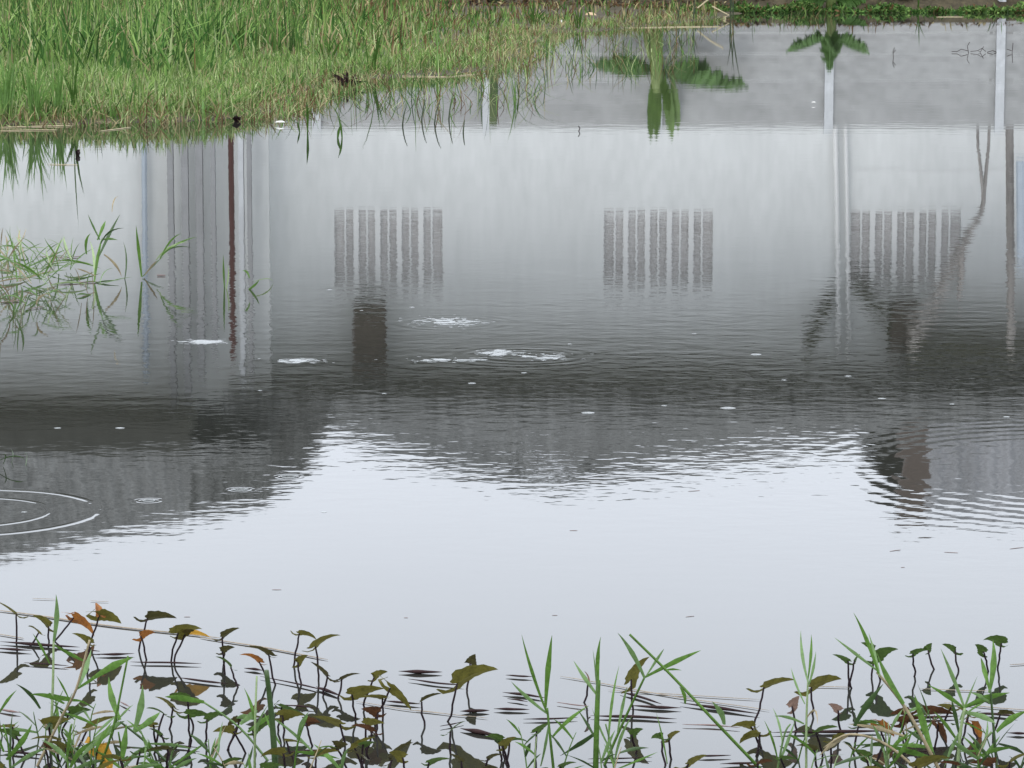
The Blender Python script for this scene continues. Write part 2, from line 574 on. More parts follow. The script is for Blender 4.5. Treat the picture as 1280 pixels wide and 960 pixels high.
# rainwater pipes on the wall
for a, r in ((1043, 0.05), (1056, 0.04)):
    mk('downpipe', tube([RF(a, 120, HY - 0.15), RF(a + 3, 260, HY - .15), RF(a + 5, 440, HY - .15)], r, 7), m_vent, house)
for (a, b, c, d, dep) in ((443, 481, 384, 462, 0.7), (1114, 1150, 384, 440, 0.8)):
    q0, q1 = RF(a, d, HY - dep), RF(b, c, HY - dep)
    hood = mk('exhaust_hood', box(q0.x, q1.x, HY - dep, HY - 0.003, q1.z, q0.z), m_olive, house)
    mk('cowl', join(*[box(q0.x - 0.03, q1.x + 0.03, HY - dep - 0.05, HY - dep - 0.003, q1.z + t * (q0.z - q1.z), q1.z + (t + .12) * (q0.z - q1.z)) for t in (.06, .26, .46, .66, .84)]), m_brick, hood, origin=house.location)
for (x0, y0, x1, y1) in ((1040, 372, 1006, 432), (1068, 352, 1112, 398)):
    mk('eave_strut', tube([RF(x0, y0, HY - 0.12), RF(x1, y1, HY - 0.9)], 0.11, 6), m_olive, house)

# ---- left-hand house with columns and big dark roof
LY = 64.5
lh = empty('house', (-9, LY, 0), label='left-hand house with columns under a big dark metal roof, mirrored at the left', cat='house')
lx0, lx1 = RF(-330, 300, LY + 1).x, RF(334, 300, LY + 1).x
le = RF(100, 512, LY + 1).z
mk('wall', box(lx0, lx1, LY + 1.6, LY + 1.85, 0.1, le), m_wall, lh)
mk('eave', box(lx0 - 0.5, RF(236, 500, LY).x, LY, LY + 1.9, le + 0.02, RF(100, 548, LY).z), m_soff, lh)
z0 = RF(100, 556, LY).z
mk('fascia', box(lx0 - .6, RF(238, 500, LY).x, LY - .16, LY - .11, RF(100, 526, LY).z, z0 + .12), mat('eave_shade_fascia', (0.05, 0.05, 0.042), 0.9, 0.25, 3.0), lh)  # near-black board colour paints in the shade under the left eave
mk('roof', corrug((lx0 - 0.6, LY - 0.1, z0), (RF(340, 555, LY).x, LY - 0.1, z0), (lx0 - 0.6, 70, RF(0, 764, 70).z), (RF(334, 632, 70).x, 70, RF(330, 630, 70).z), 40, 0.03), m_roof, lh)
mk('porch_wall', box(RF(238, 500, 66.3).x, RF(415, 500, 66.3).x, 66.3, 66.45, RF(300, 482, 66.3).z, RF(300, 536, 66.3).z), m_roof, lh)
pg = [RF(238, 534, 66.2), RF(418, 528, 66.2), RF(398, 572, 66.2), RF(372, 600, 66.2), RF(338, 622, 66.2), RF(238, 640, 66.2)]
mk('porch_gable', (pg + [p + Vector((0, .2, 0)) for p in pg], [tuple(range(6)), tuple(range(11, 5, -1))] + [(i, 6 + i, 6 + (i + 1) % 6, (i + 1) % 6) for i in range(6)]), m_roof, lh)
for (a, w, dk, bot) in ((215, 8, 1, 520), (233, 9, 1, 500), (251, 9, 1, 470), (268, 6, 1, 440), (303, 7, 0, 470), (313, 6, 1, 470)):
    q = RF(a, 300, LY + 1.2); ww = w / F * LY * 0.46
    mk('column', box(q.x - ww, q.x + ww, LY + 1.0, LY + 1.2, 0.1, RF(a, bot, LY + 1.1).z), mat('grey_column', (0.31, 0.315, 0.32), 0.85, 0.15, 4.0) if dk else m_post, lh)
mk('downpipe', tube([RF(180, 120, LY + 1.4), RF(181, 300, LY + 1.4), RF(183, 470, LY + 1.4)], 0.06, 7), m_blue, lh)

pole = empty('steel_pole', RF(290, 14, FY + 0.6) * 1.0, label='rust-red steel pole behind the wall, mirrored left of centre', cat='pole')
pole.location = (RF(290, 300, FY + .6).x, FY + 0.6, 0.1)
mk('shaft', tube([(pole.location.x, FY + .6, 0.1), (pole.location.x, FY + .6, RF(290, 445, FY + .6).z)], 0.055, 8), m_rust, pole)
mk('base_plate', box(pole.location.x - .15, pole.location.x + .15, FY + .45, FY + .75, 0.1, 0.24), m_rust, pole)

# ---- taller shed behind on the right, with a brick stack
SY = 82.0
sh = empty('shed', (12, SY, 0), label='tall pale corrugated shed behind the long house, mirrored at the right edge', cat='shed')
sx0, sx1 = RF(1128, 500, SY).x, RF(1700, 500, SY).x
mk('wall', corrug((sx0, SY, 0.1), (sx1, SY, 0.1), (sx0, SY, RF(1200, 640, SY).z), (sx1, SY, RF(1200, 668, SY).z), 26, 0.05), m_roof2, sh)
mk('roof', join(box(sx0 - .2, sx1, SY + .1, SY + 9, RF(1200, 630, SY).z - .3, RF(1200, 630, SY).z)), m_roof, sh)
ch = empty('chimney', (RF(1143, 560, 80).x, 80, 0), label='dark brick stack at the corner of the corrugated shed', cat='chimney')
q0, q1 = RF(1127, 642, 80), RF(1160, 545, 80)
mk('stack', box(q0.x, q1.x, 80, 80.7, 0.1, q0.z), m_brick, ch)
mk('cap', box(q0.x - .08, q1.x + .08, 79.92, 80.78, q0.z + 0.003, q0.z + 0.15), m_brick, ch)

# ---- lean-to awning and its post, at the right
AY = 65.2
aw = empty('awning', (RF(1262, 300, AY).x, AY, 0.1), label='olive tarpaulin awning on a post, mirrored at the right edge', cat='awning')
a0, a1 = RF(1136, 466, AY), RF(1400, 436, AY)
mk('cover', join(([(a0.x, AY, a1.z), (a1.x, AY, a1.z), (a1.x, HY - .05, a0.z), (a0.x, HY - .05, a0.z), (a0.x, AY, a1.z + .05), (a1.x, AY, a1.z + .05), (a1.x, HY - .05, a0.z + .05), (a0.x, HY - .05, a0.z + .05)],
                  [(0, 3, 2, 1), (4, 5, 6, 7), (0, 1, 5, 4), (1, 2, 6, 5), (2, 3, 7, 6), (3, 0, 4, 7)])), m_olive, aw)
mk('post', tube([RF(1261, 14, AY), RF(1264, 436, AY)], 0.085, 7), m_bark, aw)
mk('blue_drum_pipe', tube([RF(1276, 200, AY - .3), RF(1277, 330, AY - .3)], 0.10, 8), m_blue, aw)

# ---- leaning dead tree behind the wall
ty = 64.6
dt = empty('dead_tree', (RF(1243, 14, ty).x, ty, 0.1), label='bare leaning tree trunk mirrored in front of the right-hand window', cat='tree')
mk('trunk', tube([RF(1240, 14, ty), RF(1236, 180, ty), RF(1228, 262, ty), RF(1200, 312, ty), RF(1176, 362, ty), RF(1152, 404, ty), RF(1136, 430, ty)], [.03, .03, .05, .10, .11, .12, .1], 7), m_bark, dt, smooth=True)
mk('limb', tube([RF(1230, 256, ty), RF(1226, 214, ty), RF(1222, 180, ty), RF(1222, 120, ty)], [.04, .035, .03, .03], 5), m_bark, dt, smooth=True)
mk('limb', tube([RF(1200, 312, ty), RF(1203, 340, ty + .4), RF(1198, 372, ty + .4)], [.1, .07, .03], 5), m_bark, dt, smooth=True)


# ================================================================== FAR-BANK PLANTS seen in the mirror
def big_leaf(base, az, length, width, e0, droop, m, name, parent, n=12, fold=0.25, split=0.0):
    fold = 1.5 if e0 < .7 else fold
    """banana-like blade: arching midrib with a broad, partly split lamina"""
    base = Vector(base)
    d = Vector((math.cos(az), math.sin(az), 0)); s = Vector((-d.y, d.x, 0))
    V, Fc = [], []
    p = base.copy(); e = e0
    for i in range(n + 1):
        u = i / n
        w = width * 0.5 * (0.12 if u < 0.12 else math.sin(math.pi * min(1, (u - 0.06) / 0.94)) ** 0.55 if u < 0.999 else 0.03)
        w *= 1 + 0.12 * math.sin(i * 2.1)
        sag = -abs(fold) * w
        V += [p + s * w + Vector((0, 0, sag + (-split * w if i % 3 == 2 else 0))), p.copy(), p - s * w + Vector((0, 0, sag + (-split * w if i % 3 == 1 else 0)))]
        p = p + (d * math.cos(e) + Vector((0, 0, math.sin(e)))) * (length / n)
        e -= droop / n
    for i in range(n):
        a = i * 3
        Fc += [(a, a + 1, a + 4, a + 3), (a + 1, a + 2, a + 5, a + 4)]
    return mk(name, (V, Fc), m, parent, smooth=True)


def frond(base, az, length, e0, droop, leaf_len, leaf_w, m, parent, n=16, hang=.9):
    """a torn frond: arching rib with many separate hanging leaflets"""
    d = Vector((math.cos(az), math.sin(az), 0)); sd = Vector((-d.y, d.x, 0))
    p = Vector(base); e = e0
    parts = []; rib = [p.copy()]
    for i in range(n):
        p = p + (d * math.cos(e) + Vector((0, 0, math.sin(e)))) * (length / n)
        e -= droop / n
        rib.append(p.copy())
        u = (i + 1) / n
        if u < .15: continue
        L_ = leaf_len * (math.sin(math.pi * min(1, u * .86 + .12)) ** .7) * random.uniform(.75, 1.15)
        for sg in (-1, 1):
            hg = hang * random.uniform(.6, 1.25)
            tip = p + (sd * sg * math.cos(hg) * .9 + d * .45 + Vector((0, 0, -math.sin(hg)))) * L_
            mid = p.lerp(tip, .5) + Vector((0, 0, .12 * L_))
            parts.append(blade(bez(p, mid, tip, 4), leaf_w * random.uniform(.7, 1.2), prof=lambda u_: .5 + .5 * math.sin(math.pi * min(1, u_ * .9 + .1)) if u_ < .99 else .05, side=random.uniform(-.5, .5)))
    mk('leaf', join(tube(rib, [.016 * (1 - .8 * i / n) + .003 for i in range(n + 1)], 5), *parts), m, parent)


m_frond = mat('young_frond', (0.105, 0.185, 0.040), 0.5, 0.3, 5.0, 0.3, trans=0.35)
bx = RF(820, 40, 61.9)
ban = empty('banana_plant', (bx.x, 61.9, 0.22), label='banana plant with torn green leaves standing before the concrete wall', cat='plant')
mk('trunk', tube([(bx.x - .03, 61.9, .12), (bx.x, 61.9, .7), (bx.x + .02, 61.9, 1.3), (bx.x + .03, 61.9, 1.55)], [.15, .14, .12, .08], 9), m_trunk_green, ban, smooth=True)
mk('sucker', tube([(bx.x - .22, 61.8, .1), (bx.x - .2, 61.8, .5), (bx.x - .14, 61.8, .9)], [.06, .05, .02], 7), m_trunk_green, ban, smooth=True)
b0 = Vector((bx.x + .02, 61.9, 1.2))
for (az, ln, e0, dr, ll, lw, mm_) in ((0.12, 1.75, .42, .55, .50, .20, m_banana), (3.02, 1.2, .2, .7, .42, .18, m_banana), (2.7, .9, -.1, .5, .26, .12, m_banana), (.4, 1.1, .1, .5, .26, .12, m_banana)):
    frond(b0, az, ln, e0, dr, ll, lw, mm_, ban, n=18, hang=1.15)
for (dx_, az, ln, wd, e0, dr) in ((-.06, 1.8, 1.3, .20, 1.45, .05), (.0, -1.6, 1.25, .20, 1.5, .05), (.16, 1.2, 1.35, .22, 1.28, .1), (.3, 1.3, 1.25, .18, 1.2, .2), (.1, -1.2, .8, .2, 1.2, .2)):
    big_leaf(b0 + Vector((dx_, 0, .02)), az, ln, wd, e0, dr, m_frond, 'leaf', ban, split=.35)
bx = RF(1038, 30, 61.3)
pap = empty('palm_plant', (bx.x, 61.3, 0.1), label='young palm with feathery fronds at the foot of a pale wall post', cat='plant')
mk('trunk', tube([(bx.x, 61.3, .02), (bx.x + .02, 61.3, .35), (bx.x, 61.3, .55)], [.10, .09, .06], 8), m_trunk_green, pap, smooth=True)
for (az, ln, e0, dr, zo) in ((.2, .85, .75, .6, .42), (2.95, .9, .75, .7, .40), (-.3, .75, .6, .6, .45), (-2.85, .8, .6, .7, .45), (.1, .68, .25, .3, .18), (3.05, .62, .25, .3, .18), (1.5, .7, 1.3, .3, .5), (-1.4, .6, 1.0, .6, .4)):
    frond((bx.x, 61.3, zo), az, ln, e0, dr, .27, .085, m_banana, pap, n=14, hang=.8)
gx_ = RF(617, 100, 61.6)
stump = mk('mossy_trunk', tube([(gx_.x, 61.6, 0.05), (gx_.x + .02, 61.6, .9), (gx_.x - .01, 61.6, RF(617, 157, 61.6).z)], [.1, .085, .075], 8),
           mat('moss_bark', (0.06, 0.085, 0.03), 0.9, 0.35, 8.0, bump=.01), smooth=True, origin=(gx_.x, 61.6, 0.05), label='thin mossy green trunk beside a pale wall post', cat='trunk')

# ================================================================== GRASS of the far bank
m_grass = mat('grass_blades', (0.85, 0.85, 0.85), 0.7, 0.1, 3.0, 0.12, trans=0.4, tint=True)


def tints(n, cols, p):
    idx = rng.choice(len(cols), n, p=np.array(p) / sum(p))
    c = np.array(cols)[idx]
    return c * rng.uniform(0.5, 1.5, (n, 1))


G_BRIGHT, G_MID, G_DEEP, G_DRY, G_BROWN, G_PALE = (.195, .300, .082), (.112, .212, .050), (.044, .112, .024), (.34, .29, .15), (.14, .085, .04), (.33, .39, .18)


def scatter(n, y0, y1, dmin, dmax, margin=1.2):
    out = []
    while len(out) < n:
        Y = rng.uniform(y0, y1, n * 3)
        X = rng.uniform(-1, 1, n * 3) * (0.165 * Y + margin)
        d = shore_dist(X, Y)
        k = (d > dmin) & (d < dmax)
        for c, rx, ry in PUD:
            k &= (((X - c.x) / rx) ** 2 + ((Y - c.y) / ry) ** 2) > rng.uniform(.0, .95, len(X))
        out += list(zip(X[k], Y[k], d[k]))
        if k.sum() == 0: break
    a = np.array(out[:n])
    return a[:, 0], a[:, 1], a[:, 2]


def sward(name, n, y0, y1, dmin, dmax, hr, wr_, lean, cols, p, label, dens_noise=0.0, thin=0.0, kind='stuff'):
    X, Y, d = scatter(n, y0, y1, dmin, dmax)
    nz = vnoise(X, Y, 0.55, 3.1) + 0.5 * vnoise(X, Y, 1.9, 8.2)
    if thin > 0:
        k = nz > rng.uniform(-.5, thin, len(X))
        X, Y, d, nz = X[k], Y[k], d[k], nz[k]
    k = rng.random(len(X)) > .45 * np.clip((X + 2.2) / 1.6, 0, 1)        # thins out towards the point
    X, Y, d, nz = X[k], Y[k], d[k], nz[k]
    m = len(X)
    Z = np.maximum(ground_z(X, Y), -0.03) - 0.01
    hgt = rng.uniform(*hr, m) * (1 + 0.5 * nz)
    t = tints(m, cols, p)
    if name in ('tall_grass', 'back_grass'):              # the growth is lower and drier towards the point of the bank
        fr = np.clip((X + 3.4) / 3.0, 0, 1)
        hgt = hgt * (1 - .62 * fr)
        dry = rng.random(m) < .35 * fr
        t[dry] = tints(int(dry.sum()), [G_DRY, G_BROWN], [1, 1.3])
    return field(name, np.stack([X, Y, Z], 1), np.maximum(hgt, .03), rng.uniform(*wr_, m), np.abs(rng.normal(0, lean, m)), rng.uniform(0, 6.283, m), t, m_grass,
                 label=label, cat='grass', kind=kind)


# front strip: short bright grass over a dry brown fringe
sward('mid_grass', 7000, 34, 52, 0.05, 4, (.06, .24), (.008, .018), .8, [G_BRIGHT, G_MID, G_PALE, G_DRY, G_BROWN], [4, 3, 2, 2, 2], 'low mixed grass along the middle of the bank')
sward('short_grass', 26000, 24.5, 36, 0.15, 9, (.07, .24), (.007, .016), .8, [G_BRIGHT, G_MID, G_PALE, G_DRY, G_DEEP], [6, 3, 3.2, .8, 1.2], 'short bright green grass along the front of the left bank')
sward('dry_fringe', 14000, 24.5, 56, -0.35, 1.0, (.04, .20), (.006, .012), 1.1, [G_DRY, G_BROWN, G_MID, G_PALE], [4, 2.6, 4, 2], 'brown and straw-coloured dead grass fringing the waterline')
sward('tall_grass', 14000, 30, 52, 1.2, 60, (.18, .66), (.012, .026), .6, [G_MID, G_DEEP, G_BRIGHT, G_DRY, G_PALE], [4, 5, 4, .8, 1.6], 'tall green grass on the left bank', thin=.6)
sward('back_grass', 20000, 46, 64, .1, 60, (.15, .6), (.014, .03), .55, [G_MID, G_DEEP, G_BRIGHT, G_DRY, G_BROWN], [4, 2.5, 3, 2.4, 2.4], 'mixed green and dry grass at the back of the bank', thin=.6)
sward('sparse_sedge', 2800, 27, 58, -2.2, -.05, (.08, .34), (.004, .010), .9, [G_MID, G_PALE, G_BROWN, G_DEEP, G_DRY], [4, 2, 3, 3, 1], 'sparse grass stems standing in the shallows', thin=.5)

# ---- right-hand bank: creeping green plants over brown litter
def leaf_litter(name, n, xr, yr, zf, size, cols, p, label, cat, up):
    X = rng.uniform(*xr, n); Y = rng.uniform(*yr, n)
    Z = zf(X, Y)
    V = np.zeros((n, 4, 3))
    a = rng.uniform(0, 6.28, n); s = rng.uniform(*size, n); b = rng.normal(0, up, n)
    for k, (u, v) in enumerate(((-1, 0), (0, -.45), (1, 0), (0, .45))):
        V[:, k, 0] = X + s * (u * np.cos(a) - v * np.sin(a))
        V[:, k, 1] = Y + s * (u * np.sin(a) + v * np.cos(a))
        V[:, k, 2] = Z + s * (u * b + v * rng.normal(0, up, n))
    f = np.arange(n)[:, None] * 4 + np.array([[0, 1, 2, 3]])
    return strip_mesh(name, V.reshape(-1, 3), [f], np.repeat(tints(n, cols, p), 4, 0), m_grass, label=label, cat=cat, kind='stuff')


leaf_litter('leaf_litter', 5000, (-11, 13), (60.9, 62.4), lambda x, y: ground_z(x, y) + rng.uniform(0, .05, len(x)), (.03, .09), [G_BROWN, (.07, .045, .03), G_DRY, (.2, .12, .06)], [5, 4, 2, 2], 'brown dead leaf litter on the far bank', 'leaf litter', .4)
leaf_litter('creeping_plants', 6500, (3.2, 12.5), (60.2, 61.35), lambda x, y: np.maximum(ground_z(x, y), 0) + rng.uniform(.0, .17, len(x)) * np.clip(0.5 + .45 * np.sin(x * 2.1) * np.sin(x * .77 + 1) + .35 * np.sin(x * 7.3 + np.sin(x * 3.1)), .05, 1.3), (.03, .07), [G_DEEP, G_MID, (.05, .095, .025), G_BRIGHT, G_BROWN], [4, 4, 2, 2, 1.5], 'low dark green creeping plants along the far waterline', 'plants', .7)

# ================================================================== COUNTABLE PLANTS
m_reed = mat('reed_green', (0.048, 0.105, 0.018), 0.7, 0.3, 12.0, 0.12, trans=0.35)
m_reed2 = mat('reed_bright', (0.11, 0.22, 0.045), 0.5, 0.2, 12.0, trans=0.3)
m_reedd = mat('reed_dark', (0.035, 0.055, 0.022), 0.6, 0.25, 12.0, trans=0.1)
m_fgstraw = mat('wet_straw', (0.23, 0.19, 0.14), 0.8, 0.25, 30.0)
m_straw = mat('dry_straw', (0.42, 0.36, 0.22), 0.8, 0.18, 20.0)
m_debris = mat('soaked_stalk', (0.026, 0.013, 0.013), 0.8, 0.35, 40.0, 0.15)
m_pinkst = mat('reddish_stalk', (0.13, 0.075, 0.065), 0.6, 0.25, 40.0, 0.5)


def reed(px, py, tips, label, m=None, w=.019, z0=-.02, name='reed_clump', cat='reed', group='reed clumps on the far bank', extra=0, bend=.25):
    """a clump: base at a waterline/ground pixel, one blade for each tip (pixel offset)"""
    c = G(px, py)
    root = empty(name, (c.x, c.y, 0), label=label, cat=cat, group=group)
    s = F / c.y
    tl = list(tips)
    for _ in range(extra):
        a, b = random.choice(tips)
        tl.append((a * random.uniform(.2, 1.3) + random.uniform(-8, 8), b * random.uniform(.5, .95)))
    for i, (dx, dy) in enumerate(tl):
        o = Vector((random.uniform(-.03, .03), random.uniform(-.05, .05), 0))
        tip = c + Vector((dx / s, random.uniform(-.08, .08), -dy / s))
        mid = c + Vector((dx / s * bend, random.uniform(-.04, .04), -dy / s * .6))
        mk('blade', blade(bez(c + o + Vector((0, 0, z0)), mid + o, tip, 7), w * random.uniform(.8, 1.2), side=random.uniform(-.6, .6)), m or m_reed, root, smooth=True)
    return root


reed(95, 150, [(2, -132), (-22, -72), (8, -95), (-3, -60)], 'tall dark reed at the front edge of the left bank', m_reed, .016, extra=2)
reed(28, 140, [(-2, -62), (-10, -40), (6, -35)], 'short reed left of the tall dark reed on the bank edge', m_reed, extra=2)
reed(8, 153, [(-8, -95), (6, -100), (14, -80), (-16, -70)], 'dense reed clump standing in the left edge of the picture', m_reed2, .011, extra=40)
reed(44, 154, [(-12, -90), (10, -98), (20, -76)], 'dense reed clump between the left edge and the tall dark reed', m_reed2, .011, extra=34)
reed(74, 152, [(-8, -80), (8, -86), (2, -70)], 'dense reed clump just left of the tall dark reed', m_reed2, .011, extra=26)
reed(222, 90, [(-17, -52), (22, -58), (5, -66), (-6, -30)], 'fan-shaped dark reed clump left of centre in the bank grass', m_reed, extra=5)
reed(302, 82, [(-14, -62), (12, -66), (2, -75), (22, -40)], 'broad dense reed clump in the middle of the left bank', m_reed, .016, extra=8)
reed(160, 80, [(-10, -55), (12, -60), (2, -50)], 'reed clump behind the fan-shaped one on the left bank', m_reed2, extra=5)
reed(40, 80, [(-14, -60), (10, -66), (22, -40), (-2, -75)], 'reed clump in the grass near the left edge', m_reed2, extra=6)
reed(410, 88, [(-14, -46), (24, -44), (4, -52)], 'reed clump just left of the dark dead tuft', m_reed, extra=4)
reed(465, 95, [(-10, -52), (12, -50), (3, -38), (18, -70)], 'V-shaped reed clump right of the dark dead tuft', m_reed, extra=2)
reed(548, 93, [(0, -62), (3, -30)], 'thin single reed standing at the middle of the bank edge', m_reed2)
reed(668, 36, [(-8, -34), (10, -40), (0, -44), (16, -24), (-14, -22)], 'dark green reed clump at the top, left of the white scraps', m_reed, .025, extra=9)
reed(722, 38, [(-5, -30), (6, -34), (0, -26)], 'small reed clump at the top, right of the white scraps', m_reed, .02, extra=5)
reed(250, 150, [(3, -26), (-4, -22)], 'short green stems at the waterline right of the tall reed', m_reed2)
reed(380, 165, [(4, -40), (-8, -14)], 'pair of dark stems standing in water below the bank', m_reed)
reed(423, 172, [(-1, -26), (3, -16)], 'single stem standing in water right of the paired stems', m_reed)
reed(848, 30, [(6, -34), (-4, -24)], 'thin dark reeds in the water left of the crossed straws', m_reedd, .02)
reed(868, 32, [(2, -40), (5, -32)], 'thin dark reed between the crossed straws and the leafy reflection', m_reedd, .02)
reed(915, 24, [(-6, -60), (0, -64), (4, -68), (12, -80), (-2, -40)], 'tall dark reed clump at the corner of the far bank', m_reedd, .022, bend=.4)
reed(1146, 14, [(4, -44), (-2, -30), (12, -34)], 'green reed at the foot of the far bank, right side', m_reed, .022)
reed(1005, 16, [(-6, -16), (6, -20), (10, -14)], 'small reed tuft by the low broad-leaved plant', m_reed, .02, extra=3)
for i, (bx, by, dx, dy) in enumerate([(503, 157, 6, -26), (527, 151, 6, -28), (543, 155, 8, -31), (561, 150, 5, -30), (579, 166, 2, -16)]):
    c = G(bx, by); s = F / c.y
    mk('bent_stem', tube(bez(c + Vector((0, 0, -.02)), c + Vector((dx / s * .2, 0, -dy / s * .6)), c + Vector((dx / s, .02, -dy / s)), 6), [.006, .006, .0055, .005, .004, .002], 5), m_reedd,
       origin=c, smooth=True, label='bare dark stem leaning in open water, %s of five in a row' % ORD[i], cat='stem', group='row of bare stems below the bank')
for i, (bx, by, segs, txt) in enumerate([
        (1117, 72, [[(0, 0), (-1, -7), (1, -12)], [(-.5, -5), (3, -9)]], 'small dark twig sticking up from the far water'),
        (1211, 66, [[(0, 0), (-2, -8), (1, -13)], [(-1, -2), (-9, -4), (-14, -1), (-21, -1)], [(3, -1), (12, -2), (17, -5), (22, -1)], [(24, 0), (31, -2), (36, 0)], [(14, -1), (16, 0), (20, -7)]], 'tangle of dark twigs beside the right-hand post reflection'),
        (1265, 66, [[(0, 0), (1, -12)], [(0, -2), (-6, -4)]], 'short dark twig near the right edge of the far water'),
        (800, 165, [[(0, 0), (3, -3), (1, -6)]], 'tiny hooked twig in the open water under the banana reflection')]):
    c = G(bx, by); s = F / c.y
    if i == 3: c = G(722, 164)
    mk('twig', join(*[tube([c + Vector((a / s, .03 * j, -b / s + (-.02 if j == 0 and k == 0 else .004))) for k, (a, b) in enumerate(sg)], .0035, 4) for j, sg in enumerate(segs)]), m_debris, origin=c, label=txt, cat='twig')

# dead tufts and scraps on the bank edge
def tuft(px, py, n, hpx, label):
    c = G(px, py); s = F / c.y
    root = empty('dead_tuft', (c.x, c.y, 0), label=label, cat='dead plant')
    for i in range(n):
        a = random.uniform(-1.35, 1.35); r = hpx / s * random.uniform(.6, 1.1)
        tip = c + Vector((math.sin(a) * r, random.uniform(-.1, .1), math.cos(a) * r * .8 + .01))
        mk('stalk', blade(bez(c + Vector((0, 0, -.01)), c.lerp(tip, .5) + Vector((0, 0, .03)), tip, 5), .035, side=random.uniform(-.8, .8)), m_debris, root)


tuft(434, 109, 16, 26, 'blackened dead tuft at the bank edge')
tuft(296, 152, 8, 7, 'small black tuft floating below the left bank')
tuft(590, 16, 9, 22, 'dark dead shrub stub at the top of the bank')
tuft(97, 194, 5, 5, 'dark rotting tuft in the water under the tall reed')


def scrap(px, py, w, hh, label, m):
    c = G(px, py, .02); s = F / c.y
    a, b = w / s / 2, hh / s
    v = [(-a, 0, 0), (a * .3, -a * .5, .2 * b), (a, 0, .1 * b), (a * .4, a * .5, b), (-a * .5, a * .4, .8 * b), (-a * .2, 0, b * 1.1)]
    mk('plastic_scrap', ([c + Vector(q) for q in v], [(0, 1, 5), (1, 2, 5), (2, 3, 5), (3, 4, 5), (4, 0, 5), (0, 4, 3, 2, 1)]), m, origin=c, label=label, cat='litter', group='pale litter on the far bank')


m_white = mat('grubby_white_plastic', (0.5, 0.5, 0.46), 0.5, 0.12, 20.0)
m_tan = mat('faded_cardboard', (0.42, 0.30, 0.18), 0.8, 0.15, 20.0)
scrap(350, 153, 14, 2, 'white plastic scrap at the waterline below the left bank', m_white)
scrap(701, 31, 13, 6, 'white plastic scrap on the bank at the top, left of the cardboard', m_white)
scrap(738, 24, 24, 8, 'tan cardboard piece on the bank edge at the top', m_tan)
scrap(823, 13, 9, 3, 'small white scrap at the top right of the bank', m_white)
scrap(1017, 128, 6, 1, 'white speck of plastic afloat beside a post reflection', m_white)
scrap(1252, 11, 6, 4, 'white scrap on the far bank near the right edge', m_white)
scrap(517, 32, 12, 4, 'pale scrap beside the flooded hollow', m_white)

# ---- floating straws and stalks
def straw(p, q, wpx, label, m, name='floating_straw', cat='straw', group=None, z=.004, knob=False, flat=.5):
    a, b = G(*p, z), G(*q, z)
    s = F / ((a.y + b.y) / 2)
    r = wpx / s / 2
    n = 15
    pts, rad = [], []
    wob = [random.uniform(-1, 1) for _ in range(3)]
    Ld = (b - a).length
    for i in range(n):
        u = i / (n - 1)
        off = Ld * .012 * (wob[0] * math.sin(3.1 * u) + wob[1] * math.sin(7 * u + 1))
        pts.append(a.lerp(b, u) + Vector((0, off * 2.0, 0)))
        k = (.10 + .9 * math.sin(math.pi * (u * .96 + .02)) ** 1.3) if knob else (.7 + .3 * math.sin(math.pi * u))
        if knob: k *= 1 + .12 * math.sin(u * 11 + wob[2] * 3)
        rad.append(max(r * k, .0008))
    rad[-1] *= .3; rad[0] *= .4
    V, Fc = tube(pts, rad, 6)
    V = [Vector((v.x, v.y, z + (v.z - z) * flat)) for v in V]
    return mk(name, (V, Fc), m, origin=a, smooth=True, label=label, cat=cat, group=group)


for i, (p, q, w) in enumerate([((0, 152), (90, 151), 2.2), ((0, 159), (92, 157), 2.4), ((0, 163), (72, 162), 2), ((40, 155), (100, 155), 1.6), ((98, 152), (152, 153), 1.6), ((60, 205), (98, 206), 1.6), ((124, 164), (164, 159), 2)]):
    straw(p, q, w, 'pale straw afloat at the left bank edge, %s counting from the top left' % ORD[i], m_straw, group='pale straws under the left bank')
for i, (p, q, w) in enumerate([((392, 95), (500, 95), 2), ((480, 95), (560, 96), 2.6), ((508, 93), (545, 89), 2), ((560, 96), (600, 92), 1.6), ((570, 88), (612, 85), 2)]):
    straw(p, q, w, 'bleached stalk on the middle bank edge, %s from the left' % ORD[i], m_straw, group='bleached stalks on the middle bank edge')
for i, (p, q, w) in enumerate([((690, 35), (770, 33), 2.4), ((760, 35), (905, 33), 2.2), ((960, 12), (1015, 12), 1.4), ((1170, 21), (1205, 21), 1.4), ((830, 18), (880, 16), 1.6), ((1140, 4), (1205, 3), 2.2), ((1256, 8), (1280, 7), 3)]):
    straw(p, q, w, 'dry stalk lying on the farthest waterline, %s from the left' % ORD[[0, 2, 3, 5, 1, 4, 6][i]], m_straw, group='dry stalks on the farthest waterline')
# crossed dry stalks standing at the far corner
c = G(905, 24)
cs = empty('dry_stalks', (c.x, c.y, 0), label='bent pale dry stalks leaning at the corner of the far bank', cat='dead plant')
for pl in ([(872, 10), (890, -4), (905, -12)], [(890, 8), (911, 19), (895, 27)], [(906, 20), (909, 34)], [(870, 18), (890, 34), (900, 40)]):
    mk('stalk', tube([D(x, y, c.y) for x, y in pl], .013, 5), m_straw, cs)

